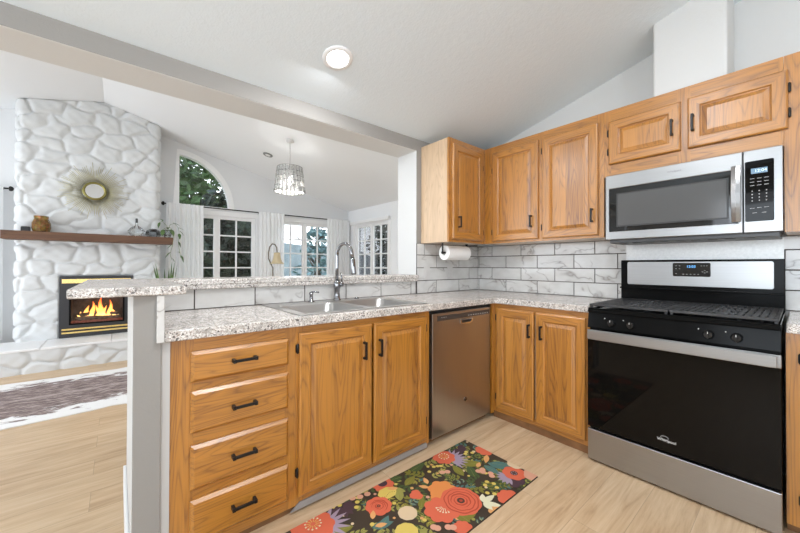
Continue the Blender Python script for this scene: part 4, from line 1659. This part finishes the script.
for x, y, h, r in [(-0.15, 0.09, 0.10, 0.030), (-0.10, 0.10, 0.17, 0.034), (-0.055, 0.08, 0.22, 0.030), (-0.01, 0.10, 0.17, 0.030), (0.03, 0.09, 0.27, 0.034),
                   (0.065, 0.10, 0.16, 0.024), (0.11, 0.09, 0.23, 0.028), (0.145, 0.08, 0.12, 0.024), (-0.19, 0.09, 0.06, 0.024), (0.18, 0.09, 0.07, 0.02)]:
    b = MB()
    pts, rr = [], []
    for k in range(9):
        u = k / 8
        pts.append((x + 0.014 * math.sin(u * 5 + x * 40), y, 0.455 + h * u))
        rr.append(max(0.0012, r * math.sin(PI * (0.18 + 0.82 * u) ** 0.8) ** 0.9 * (1 - 0.35 * u)))
    b.tube(pts, rr, 10)
    b.build('flame', fm, t)
fl = bpy.data.lights.new('fire_light', 'POINT')
fl.energy = 1.2; fl.color = (1, 0.45, 0.15); fl.shadow_soft_size = 0.06
flo = bpy.data.objects.new('fire_light', fl); COL.objects.link(flo); flo.location = (-2.96, 3.63, 0.66)

# mantel and what stands on it
mantel_m = oak('mantel_walnut', 'x', light=(0.150, 0.072, 0.038), dark=(0.055, 0.025, 0.014), rough=0.6, coat=0.0)
b = MB(); b.box(-3.755, -2.228, 3.330, 3.560, 1.414, 1.507)
tag(b.build('mantel_beam', mantel_m, bevel=0.005), 'dark brown wooden beam mantel on the stone chimney', 'mantel')
MZ = 1.5072
b = MB(); b.box(-3.618, -3.548, 3.385, 3.44, MZ, MZ + 0.045)
b.box(-3.6155, -3.5505, 3.3845, 3.4405, MZ + 0.046, MZ + 0.052)
tag(b.build('trinket_box', plain('matt_black_box', (0.015, 0.015, 0.017), 0.4), bevel=0.003), 'small black box at the left end of the mantel', 'box')
amber, nt, bs = new_mat('amber_mosaic')
vv = mapped(nt, (1, 1, 1))
vo = nt.nodes.new('ShaderNodeTexVoronoi'); vo.inputs['Scale'].default_value = 55
nt.links.new(vv, vo.inputs['Vector'])
cc = ramp(nt, [(0.2, (0.07, 0.03, 0.008)), (0.5, (0.27, 0.135, 0.035)), (0.8, (0.50, 0.34, 0.13))], noise(nt, vv, 22, 3))
nt.links.new(mix(nt, 0.45, cc.outputs[0], vo.outputs['Color'], 'MULTIPLY'), bs.inputs['Base Color'])
bs.inputs['Roughness'].default_value = 0.15
bs.inputs['Metallic'].default_value = 0.4
t = thing('mosaic_vase', 'squat amber glass vase on the left of the mantel', 'vase', (-3.466, 3.425, MZ))
b = MB()
b.lathe([(0.045, 0.0), (0.070, 0.004), (0.080, 0.05), (0.077, 0.10), (0.058, 0.150), (0.062, 0.180), (0.056, 0.180), (0.052, 0.15), (0.060, 0.09), (0.05, 0.02)], seg=12, smooth=False)
b.build('body', amber, t)
glass_m = glass_pane('clear_glass', (0.97, 0.98, 0.98), 0.8)
t = thing('glass_decanter', 'round clear glass bottle with dark stopper on the mantel', 'bottle', (-2.615, 3.425, MZ))
b = MB()
b.lathe([(0.030, 0.0), (0.055, 0.004), (0.088, 0.04), (0.090, 0.07), (0.060, 0.11), (0.020, 0.135), (0.014, 0.15), (0.014, 0.175), (0.0145, 0.178)], seg=24)
b.build('body', glass_m, t)
b = MB(); b.lathe([(0.012, 0.176), (0.013, 0.18), (0.013, 0.225), (0.010, 0.232)], seg=12)
b.build('stopper', plain('dark_stopper', (0.05, 0.05, 0.05), 0.4), t)
t = thing('glass_terrarium', 'low faceted grey glass box on the right of the mantel', 'glass box', (-2.440, 3.42, MZ))
b = MB()
b.lathe([(0.060, 0.0), (0.085, 0.03), (0.078, 0.075), (0.035, 0.105)], seg=6, smooth=False)
b.build('panes', glass_pane('grey_glass', (0.78, 0.81, 0.83), 1.2), t)
b = MB()
fr = [(0.060, 0.0), (0.085, 0.03), (0.078, 0.075), (0.035, 0.105)]
P6 = [[(r * math.cos(2 * PI * j / 6), r * math.sin(2 * PI * j / 6), h) for j in range(6)] for r, h in fr]
for row in P6:
    for j in range(6):
        b.tube([row[j], row[(j + 1) % 6]], 0.0016, 5)
for j in range(6):
    b.tube([P6[k][j] for k in range(4)], 0.0016, 5)
b.build('frame', plain('lead_frame', (0.12, 0.13, 0.14), 0.4, 0.8), t)

leaf_m = plain('leaf_green', (0.075, 0.14, 0.035), 0.45, var=0.45, vscale=14)


def leaf_mesh(b, base, direction, L, w, droop=0.3, mi=0, up=Vector((0, 0, 1)), fold=0.25):
    d = Vector(direction).normalized()
    side = d.cross(up)
    if side.length < 1e-3:
        side = Vector((1, 0, 0))
    side.normalize()
    nrm = side.cross(d)
    rows = []
    for k in range(6):
        u = k / 5
        c = Vector(base) + d * L * u - Vector((0, 0, droop * L * u * u))
        ww = w * math.sin(PI * min(1, 0.06 + 0.94 * u) ** 0.75)
        rows.append([b.bm.verts.new(c - side * ww + nrm * fold * ww), b.bm.verts.new(c), b.bm.verts.new(c + side * ww + nrm * fold * ww)])
    for a, c in zip(rows[:-1], rows[1:]):
        for j in (0, 1):
            f = b.bm.faces.new((a[j], a[j + 1], c[j + 1], c[j]))
            f.material_index = mi
            f.smooth = True


t = thing('trailing_plant', 'trailing leafy plant in a small glass pot on mantel end', 'plant', (-2.285, 3.42, MZ))
b = MB()
b.lathe([(0.028, 0.0), (0.036, 0.004), (0.052, 0.05), (0.046, 0.10), (0.042, 0.104), (0.040, 0.09), (0.03, 0.02)], seg=18)
b.build('pot', glass_pane('smoke_glass', (0.88, 0.9, 0.9), 0.9), t)
vines = [
    [(0, 0, 0.08), (-0.01, -0.01, 0.16), (-0.06, -0.01, 0.22), (-0.085, -0.01, 0.20)],
    [(0, 0, 0.08), (0.03, -0.01, 0.18), (0.08, -0.02, 0.20), (0.12, -0.03, 0.14), (0.135, -0.03, 0.05), (0.12, -0.04, -0.06), (0.13, -0.04, -0.14), (0.15, -0.04, -0.27)],
    [(0, 0, 0.08), (0.02, -0.03, 0.14), (0.04, -0.06, 0.12), (0.06, -0.11, 0.02), (0.05, -0.115, -0.10), (0.02, -0.115, -0.22), (0.04, -0.115, -0.30)],
    [(0, 0, 0.08), (-0.03, -0.02, 0.13), (-0.05, -0.04, 0.10)],
]
b = MB()
for v in vines:
    b.tube(v, 0.0022, 6)
b.build('stem', plain('stem_green', (0.20, 0.26, 0.09), 0.5), t)
leaf_spots = [((-0.085, -0.01, 0.20), (-0.3, -0.3, -1), 0.07), ((-0.05, -0.01, 0.22), (-0.7, -0.3, 0.7), 0.06), ((0.06, -0.015, 0.20), (1, -0.4, -0.15), 0.09),
              ((0.12, -0.03, 0.14), (0.9, -0.3, -0.2), 0.07), ((0.13, -0.03, 0.10), (0.8, -0.3, -0.7), 0.075), ((0.13, -0.03, 0.06), (0.1, -0.5, -1), 0.07),
              ((0.12, -0.04, -0.05), (0.4, -0.3, -1), 0.07), ((0.15, -0.04, -0.24), (0.4, -0.3, -1), 0.085), ((0.135, -0.04, -0.2), (-0.7, -0.3, 0.4), 0.045),
              ((0.05, -0.115, -0.10), (-0.9, -0.2, -0.5), 0.075), ((0.03, -0.115, -0.2), (-0.9, -0.2, -0.8), 0.09), ((0.04, -0.115, -0.28), (0.6, -0.2, -0.8), 0.06),
              ((0.03, -0.05, 0.11), (0.4, -0.8, -0.9), 0.10), ((-0.05, -0.04, 0.10), (-0.2, -0.6, -0.9), 0.085), ((0.0, 0, 0.12), (0.2, -0.7, 0.5), 0.06)]
for p_, d_, L_ in leaf_spots:
    b = MB()
    leaf_mesh(b, p_, d_, L_, L_ * 0.30)
    b.build('leaf', leaf_m, t, recalc=False)

t = thing('spiky_plant', 'potted plant with long arching blades beside the hearth wall', 'plant', (-2.30, 3.26, 0.2625))
b = MB()
b.lathe([(0.075, 0.0), (0.085, 0.005), (0.105, 0.20), (0.110, 0.205), (0.110, 0.225), (0.098, 0.225), (0.095, 0.20), (0.03, 0.195)], seg=24)
b.build('pot', plain('grey_pot', (0.55, 0.55, 0.54), 0.6), t)
for k in range(11):
    a = 2 * PI * k / 11 + rnd.uniform(-.2, .2)
    spread = rnd.uniform(0.10, 0.32)
    b = MB()
    leaf_mesh(b, (0.02 * math.cos(a), 0.02 * math.sin(a), 0.20), (spread * math.cos(a), spread * math.sin(a), 1), rnd.uniform(0.68, 0.82), 0.020, 0.10, up=Vector((math.cos(a), math.sin(a), 0.01)))
    b.build('leaf', leaf_m, t, recalc=False)

# sunburst mirror
MC = (-3.022, 3.485, 2.046)
t = thing('sunburst_mirror', 'round mirror in a gold ring with fine sunburst rays', 'mirror', MC)
gold = plain('pale_gold', (0.50, 0.45, 0.22), 0.35, 0.9)
b = MB(); b.lathe([(0.090, 0.012), (0.090, 0.002), (0.086, 0.0)], seg=40, axis='y')
b.build('glass', plain('mirror_glass', (0.93, 0.93, 0.93), 0.02, 1.0), t)
b = MB()
rs = []
for j in range(40):
    a = 2 * PI * j / 40
    rs.append([((0.101 + 0.015 * math.cos(q)) * math.cos(a), 0.004 + 0.015 * math.sin(q), (0.101 + 0.015 * math.cos(q)) * math.sin(a)) for q in [2 * PI * m_ / 8 for m_ in range(8)]])
b.rings(rs, closed=True, smooth=True)
b.build('ring', plain('olive_gold', (0.26, 0.23, 0.08), 0.35, 0.9), t)
b = MB()
nr = 96
for k in range(nr):
    a = 2 * PI * k / nr
    L = (0.30, 0.345, 0.32, 0.27)[k % 4] * (0.94 + 0.10 * math.sin(k * 2.3))
    yy = 0.006 + 0.006 * (k % 2)
    b.tube([(0.12 * math.cos(a), yy, 0.12 * math.sin(a)), (L * math.cos(a), yy - 0.006, L * math.sin(a))], [0.0030, 0.0020], 5)
o = b.build('ray', gold, t)
o['kind'] = 'stuff'

# cowhide rug
hide, nt, bs = new_mat('cow_hide')
vv = mapped(nt, (1, 1, 1))
sp = nt.nodes.new('ShaderNodeSeparateXYZ'); nt.links.new(vv, sp.inputs[0])
mp1 = mapped(nt, (2.2, 5.5, 1), rot=(0, 0, 0.12))
ff = noise(nt, mp1, 2.0, 5, 0.7, 0.4)
cy = math_(nt, 'ABSOLUTE', sp.outputs[1])
edge = math_(nt, 'SUBTRACT', math_(nt, 'ADD', math_(nt, 'MULTIPLY', cy, 2.0), math_(nt, 'MULTIPLY', math_(nt, 'ABSOLUTE', sp.outputs[0]), 0.30)), math_(nt, 'MULTIPLY', ff, 1.7))
em = ramp(nt, [(0.06, (0, 0, 0)), (0.16, (1, 1, 1))], edge)
br_ = ramp(nt, [(0.36, (0.085, 0.06, 0.058)), (0.5, (0.24, 0.18, 0.17)), (0.66, (0.56, 0.47, 0.44))], noise(nt, mapped(nt, (5, 22, 1), rot=(0, 0, 0.2)), 2.0, 5, 0.7))
ridge = ramp(nt, [(0.0, (1, 1, 1)), (0.035, (0, 0, 0))], math_(nt, 'ABSOLUTE', math_(nt, 'ADD', sp.outputs[1], math_(nt, 'MULTIPLY', math_(nt, 'SUBTRACT', ff, 0.5), 0.12))))
cb = mix(nt, math_(nt, 'MULTIPLY', ridge.outputs[0], 0.45), br_.outputs[0], (0.62, 0.52, 0.48))
nt.links.new(mix(nt, em.outputs[0], cb, (0.86, 0.85, 0.84)), bs.inputs['Base Color'])
bs.inputs['Roughness'].default_value = 0.9
bump(nt, bs, noise(nt, mapped(nt, (60, 200, 1)), 1.0, 3), 0.5, 0.004)
RCX, RCY = -3.35, 2.07
t_pts = []
outline = [(-1.15, -0.30), (-1.3, -0.62), (-1.05, -0.72), (-0.75, -0.66), (-0.3, -0.655), (0.15, -0.64), (0.6, -0.62), (0.85, -0.75), (1.1, -0.70), (1.05, -0.42), (1.15, -0.12),
           (1.3, 0.0), (1.15, 0.15), (1.08, 0.45), (1.2, 0.70), (0.9, 0.72), (0.6, 0.60), (0.1, 0.62), (-0.35, 0.64), (-0.8, 0.68), (-1.1, 0.72), (-1.28, 0.55), (-1.12, 0.25)]
n = len(outline)
for i in range(n):
    p0, p1_, p2, p3 = (Vector(outline[(i + k) % n]) for k in (-1, 0, 1, 2))
    for s in range(8):
        u = s / 8
        q = 0.5 * ((2 * p1_) + (p2 - p0) * u + (2 * p0 - 5 * p1_ + 4 * p2 - p3) * u * u + (3 * p1_ - p0 - 3 * p2 + p3) * u ** 3)
        t_pts.append((q.x + rnd.uniform(-.006, .006), q.y + rnd.uniform(-.008, .008)))
b = MB()
b.prism(t_pts, 0.0006, 0.008)
tag(b.build('cowhide_rug', hide, loc=(RCX, RCY, 0), rotz=0.0), 'brown and white cowhide rug in front of the hearth', 'rug')

# ------------------------------------------------------------------ curtains, rods
def curtain(x0, x1, y, z0, z1, label, seed, folds=None, flare=0.0):
    rr_ = random.Random(seed)
    n = int((x1 - x0) / 0.008)
    f = folds or (x1 - x0) / 0.062
    ph = rr_.uniform(0, 6)
    b = MB()
    rows = []
    for j, v in enumerate([0, 0.03, 0.08, 0.3, 0.6, 1.0]):
        z = z1 - (z1 - z0) * v
        row = []
        for i in range(n + 1):
            u = i / n
            x = x0 + (x1 - x0) * u
            xx = (x0 + x1) / 2 + (x - (x0 + x1) / 2) * (1 + flare * v)
            amp = 0.012 + 0.014 * min(1, v * 4)
            yy = y + amp * math.sin(2 * PI * f * u + ph + 0.6 * math.sin(u * 9 + v)) + 0.006 * math.sin(31 * u + v * 2)
            row.append(b.bm.verts.new((xx, yy, z)))
        rows.append(row)
    for a, c in zip(rows[:-1], rows[1:]):
        for i in range(n):
            fc = b.bm.faces.new((a[i], a[i + 1], c[i + 1], c[i])); fc.smooth = True
    tag(b.build('curtain', sheer_m), label, 'curtain')


def rod(x0, x1, y, z, label, finials=(True, True)):
    t = thing('curtain_rod', label, 'curtain rod', ((x0 + x1) / 2, y, z))
    h = (x1 - x0) / 2
    b = MB(); b.tube([(-h, 0, 0), (h, 0, 0)], 0.0095, 10)
    b.build('pole', black_metal, t)
    for s, on in zip((-1, 1), finials):
        if on:
            b = MB(); b.lathe([(0.011, 0.0), (0.026, s * 0.006), (0.030, s * 0.018), (0.022, s * 0.034), (0.005, s * 0.042)], (s * h, 0, 0), 14, axis='x')
            b.build('finial', black_metal, t)
    for x in (-h + 0.06, h - 0.06):
        b = MB(); b.box(x - 0.006, x + 0.006, 0.0, YF - y - 0.001, -0.006, 0.006)
        b.build('bracket', black_metal, t)


CY = 3.80
rod(-2.285, -0.885, CY, 2.030, 'black curtain rod above the glass doors nearer the chimney', (True, False))
rod(-0.56, 0.80, CY, 2.032, 'black curtain rod above the glass doors nearer the right corner', (False, False))
rod(-5.2, -3.775, CY, 2.020, 'black curtain rod left of the stone chimney')
curtain(-2.27, -1.80, CY - 0.034, 0.03, 2.045, 'white sheer curtain panel right beside the stone chimney', 1)
curtain(-0.985, -0.535, CY - 0.034, 0.03, 2.045, 'white sheer curtain panel between the two glass doors', 2)
curtain(0.30, 0.80, CY - 0.034, 0.03, 2.045, 'white sheer curtain panel in the right far corner', 3, flare=0.0)
curtain(-4.5, -3.81, CY - 0.034, 0.27, 2.03, 'white sheer curtain panel left of the stone chimney', 4)

# roller blind cassette above the right-wall window
b = MB(); b.box(XR - 0.065, XR - 0.0185, 2.48, 3.74, 1.945, 2.005)
tag(b.build('blind_cassette', trim_white, bevel=0.008), 'white roller blind cassette over the right wall window', 'blind')

# ------------------------------------------------------------------ bell lamp
t = thing('floor_lamp', 'floor lamp with curled bronze neck and amber bell shade', 'floor lamp', (-1.08, 2.80, 0))
bronze = plain('aged_bronze', (0.16, 0.13, 0.10), 0.35, 0.9)
b = MB(); b.lathe([(0.13, 0.0), (0.13, 0.012), (0.05, 0.03), (0.012, 0.045)], seg=28)
b.build('base', bronze, t)
b = MB()
pts = [(0, 0, 0.04), (0, 0, 0.60), (0, 0, 1.10), (-0.03, 0, 1.16), (-0.060, 0, 1.23), (-0.062, 0, 1.32), (-0.045, 0, 1.40), (-0.012, 0, 1.445), (0.028, 0, 1.44), (0.052, 0, 1.40), (0.060, 0, 1.34), (0.060, 0, 1.315)]
b.tube(pts, 0.0085, 8)
b.build('pole', bronze, t)
b = MB()
prof = [(0.020, 1.325), (0.046, 1.318), (0.050, 1.27), (0.060, 1.22), (0.075, 1.185), (0.103, 1.160)]
b.lathe(prof, (0.060, 0, 0), 24, cap=False)
sh, nt2, bs2 = new_mat('amber_shade')
bs2.inputs['Base Color'].default_value = (0.42, 0.35, 0.22, 1)
bs2.inputs['Roughness'].default_value = 0.35
bs2.inputs['Emission Color'].default_value = (1.0, 0.66, 0.28, 1)
bs2.inputs['Emission Strength'].default_value = 0.05
so = b.build('lamp_shade', sh, t)
so.modifiers.new('thick', 'SOLIDIFY').thickness = 0.003

# ------------------------------------------------------------------ pendant
PX, PY = -1.114, 2.10
PZ = RIDGE_Z - LS * (PX - RIDGE_X)
t = thing('pendant_lamp', 'lit crystal grid drum pendant hanging from the living room ceiling', 'pendant light', (PX, PY, PZ))
z1_, z0_ = 2.390 - PZ, 2.075 - PZ
r1_, r0_ = 0.155, 0.193
b = MB(); b.lathe([(0.05, 0.010), (0.05, -0.018), (0.01, -0.03)], seg=20)
b.build('canopy', trim_white, t)
b = MB(); b.tube([(0, 0, -0.03), (0, 0, z1_ - 0.02)], 0.0035, 6)
b.build('cord', plain('cord_grey', (0.45, 0.45, 0.45), 0.5), t)
b = MB()
wires = 22
for k in range(wires):
    a = 2 * PI * k / wires
    b.tube([(r1_ * math.cos(a), r1_ * math.sin(a), z1_), (r0_ * math.cos(a), r0_ * math.sin(a), z0_)], 0.0038, 5)
for v in (0, 0.2, 0.4, 0.6, 0.8, 1.0):
    r = r1_ + (r0_ - r1_) * v
    z = z1_ + (z0_ - z1_) * v
    b.tube([(r * math.cos(2 * PI * j / 30), r * math.sin(2 * PI * j / 30), z) for j in range(31)], 0.0042, 5, cap=False)
for a in (0, PI / 2):
    b.tube([(-r1_ * math.cos(a), -r1_ * math.sin(a), z1_), (r1_ * math.cos(a), r1_ * math.sin(a), z1_)], 0.0025, 5)
sp_ = b.build('shade_frame', plain('pewter_wire', (0.20, 0.20, 0.19), 0.4, 0.5), t)
b = MB()
cryst = plain('crystal_bead', (0.50, 0.50, 0.49), 0.1)
for v in (0.1, 0.3, 0.5, 0.7, 0.9):
    r = r1_ + (r0_ - r1_) * v
    z = z1_ + (z0_ - z1_) * v
    hb = (z1_ - z0_) * 0.070
    for k in range(wires):
        a = 2 * PI * (k + 0.5) / wires
        wv_ = PI * r / wires * 0.62
        c = Vector((r * math.cos(a), r * math.sin(a), z))
        tx = Vector((-math.sin(a), math.cos(a), 0))
        nn = Vector((math.cos(a), math.sin(a), 0))
        q = [c + tx * wv_ + Vector((0, 0, hb)), c - tx * wv_ + Vector((0, 0, hb)), c - tx * wv_ - Vector((0, 0, hb)), c + tx * wv_ - Vector((0, 0, hb))]
        vs_ = [b.bm.verts.new(x) for x in q]
        f1, f2 = b.bm.verts.new(c + nn * 0.006), b.bm.verts.new(c - nn * 0.006)
        for j in range(4):
            b.bm.faces.new((vs_[j], vs_[(j + 1) % 4], f1))
            b.bm.faces.new((vs_[(j + 1) % 4], vs_[j], f2))
o = b.build('crystals', cryst, sp_)
o['kind'] = 'stuff'
b = MB()
b.lathe([(0.008, z1_ - 0.12), (0.028, z1_ - 0.16), (0.032, z1_ - 0.19), (0.018, z1_ - 0.215), (0.004, z1_ - 0.222)], seg=16)
b.build('bulb', plain('bulb_glow', (1, 1, 1), 0.5, emit=(1.0, 0.93, 0.8), estr=6.0), t)
b = MB(); b.tube([(0, 0, z1_), (0, 0, z1_ - 0.12)], 0.011, 10)
b.build('socket', trim_white, t)

pl_ = bpy.data.lights.new('pendant_light', 'POINT')
pl_.energy = 12; pl_.color = (1, 0.97, 0.93); pl_.shadow_soft_size = 0.035
plo = bpy.data.objects.new('pendant_light', pl_); COL.objects.link(plo); plo.location = (PX, PY, PZ + z1_ - 0.255)

# small spot on the slope
DX, DY = -1.138, 2.858
DZ = RIDGE_Z - LS * (DX - RIDGE_X)
t = thing('recessed_spot', 'small round grey-ringed spot in the living room ceiling', 'ceiling light', (DX, DY, DZ))
t.rotation_euler = (0, math.atan(LS), 0)
b = MB(); b.lathe([(0.068, -0.0005), (0.066, -0.010), (0.050, -0.014), (0.045, -0.004)], seg=24)
b.build('trim_ring', plain('grey_ring', (0.30, 0.30, 0.30), 0.35, 0.6), t)
b = MB(); b.lathe([(0.036, -0.0045), (0.034, -0.012), (0.02, -0.014)], seg=20)
b.build('lens', plain('lens_off', (0.8, 0.8, 0.8), 0.3), t)

# ================================================================== OUTSIDE
b = MB(); b.box(-14, 16, 4.10, 26, -0.45, -0.30)
b.box(0.99, 16, -6, 4.095, -0.45, -0.30)
structure(b.build('ground_outside', plain('lawn', (0.16, 0.22, 0.08), 0.95, var=0.4, vscale=3)), 'lawn outside the windows')


def tree(name, label, x, y, z0, h, rx, rz_, n, color, seed, cone=False, ls=0.13):
    rr_ = random.Random(seed)
    t = thing(name, label, 'tree', (x, y, z0), 0, 'trees outside the windows')
    b = MB(); b.tube([(0, 0, 0), (0.05, 0.02, h * 0.4), (0, 0, h * 0.8)], [0.16, 0.12, 0.04], 8)
    for k in range(7):
        a = rr_.uniform(0, 6.28); zz = h * rr_.uniform(0.3, 0.7)
        b.tube([(0, 0, zz), (rx * 0.7 * math.cos(a), rx * 0.7 * math.sin(a), zz + 0.5)], [0.05, 0.015], 5)
    b.build('trunk', plain('tree_bark', (0.10, 0.075, 0.055), 0.9), t)
    b = MB()
    zc_ = h - rz_
    for k in range(n):
        if cone:
            v = rr_.random() ** 0.75
            r = rx * v * (0.45 + 0.55 * rr_.random())
            tier = 0.12 * math.sin(v * 40)
            a = rr_.uniform(0, 6.28)
            p_ = Vector((r * math.cos(a), r * math.sin(a), h - v * (h - 0.3) + tier - 0.25 * r))
        else:
            a, c_ = rr_.uniform(0, 6.28), rr_.uniform(-1, 1)
            q = rr_.random() ** 0.4
            s = math.sqrt(1 - c_ * c_)
            lump = 0.8 + 0.25 * math.sin(3 * a + seed) * math.cos(4 * c_)
            p_ = Vector((rx * q * s * math.cos(a) * lump, rx * q * s * math.sin(a) * lump, zc_ + rz_ * q * c_ * lump))
        d = Vector((rr_.gauss(0, 1), rr_.gauss(0, 1), rr_.gauss(0, 0.6))).normalized()
        e = d.cross(Vector((rr_.gauss(0, 1), rr_.gauss(0, 1), rr_.gauss(0, 1)))).normalized()
        L = ls * rr_.uniform(0.6, 1.3)
        vs_ = [b.bm.verts.new(p_ + d * L), b.bm.verts.new(p_ + e * L * 0.45), b.bm.verts.new(p_ - d * L), b.bm.verts.new(p_ - e * L * 0.45)]
        b.bm.faces.new(vs_)
    b.build('foliage', color, t, recalc=False)


g1 = plain('foliage_green', (0.048, 0.10, 0.022), 0.6, var=0.6, vscale=1.5)
g2 = plain('foliage_dark', (0.030, 0.046, 0.024), 0.7, var=0.5, vscale=1.5)
g3 = plain('foliage_bluish', (0.16, 0.26, 0.26), 0.7, var=0.5, vscale=1.5)
tree('leafy_tree', 'broad green tree filling the quarter round window', -1.7, 8.2, -0.3, 5.6, 2.0, 2.2, 4200, g1, 1)
tree('leafy_tree', 'dark green tree behind the glass doors nearer the chimney', -1.12, 5.15, -0.3, 3.0, 0.86, 1.35, 2600, g2, 2)
tree('conifer', 'bluish conifer behind the glass doors nearer the corner', 2.35, 8.4, -0.3, 3.6, 1.15, 1.5, 2300, g3, 3, cone=True, ls=0.10)
tree('leafy_tree', 'dark tree beyond the right wall window', 5.0, 7.0, -0.3, 3.9, 1.4, 1.7, 2600, g2, 5)
b = MB()
for k in range(26):
    y = 3.2 + k * 0.42
    b.box(7.2, 7.24, y, y + 0.40, -0.30, 1.55)
b.box(7.25, 7.30, 3.2, 14.1, 0.2, 0.3)
b.box(7.25, 7.30, 3.2, 14.1, 1.2, 1.3)
tag(b.build('board_fence', plain('grey_fence', (0.36, 0.38, 0.42), 0.8, var=0.2, vscale=4)), 'grey board fence beyond the right wall window', 'fence')

b = MB()
hill = [(-30, -0.4)] + [(x_, 2.6 + 1.2 * math.sin(x_ * 0.16 + 1) + 0.5 * math.sin(x_ * 0.55)) for x_ in range(-30, 41, 2)] + [(40, -0.4)]
b.prism(hill, 26.0, 32.0, 'y')
structure(b.build('hill_outside', plain('hazy_hill', (0.21, 0.245, 0.26), 0.95, var=0.3, vscale=1.2)), 'hazy bluish hillside beyond the trees')
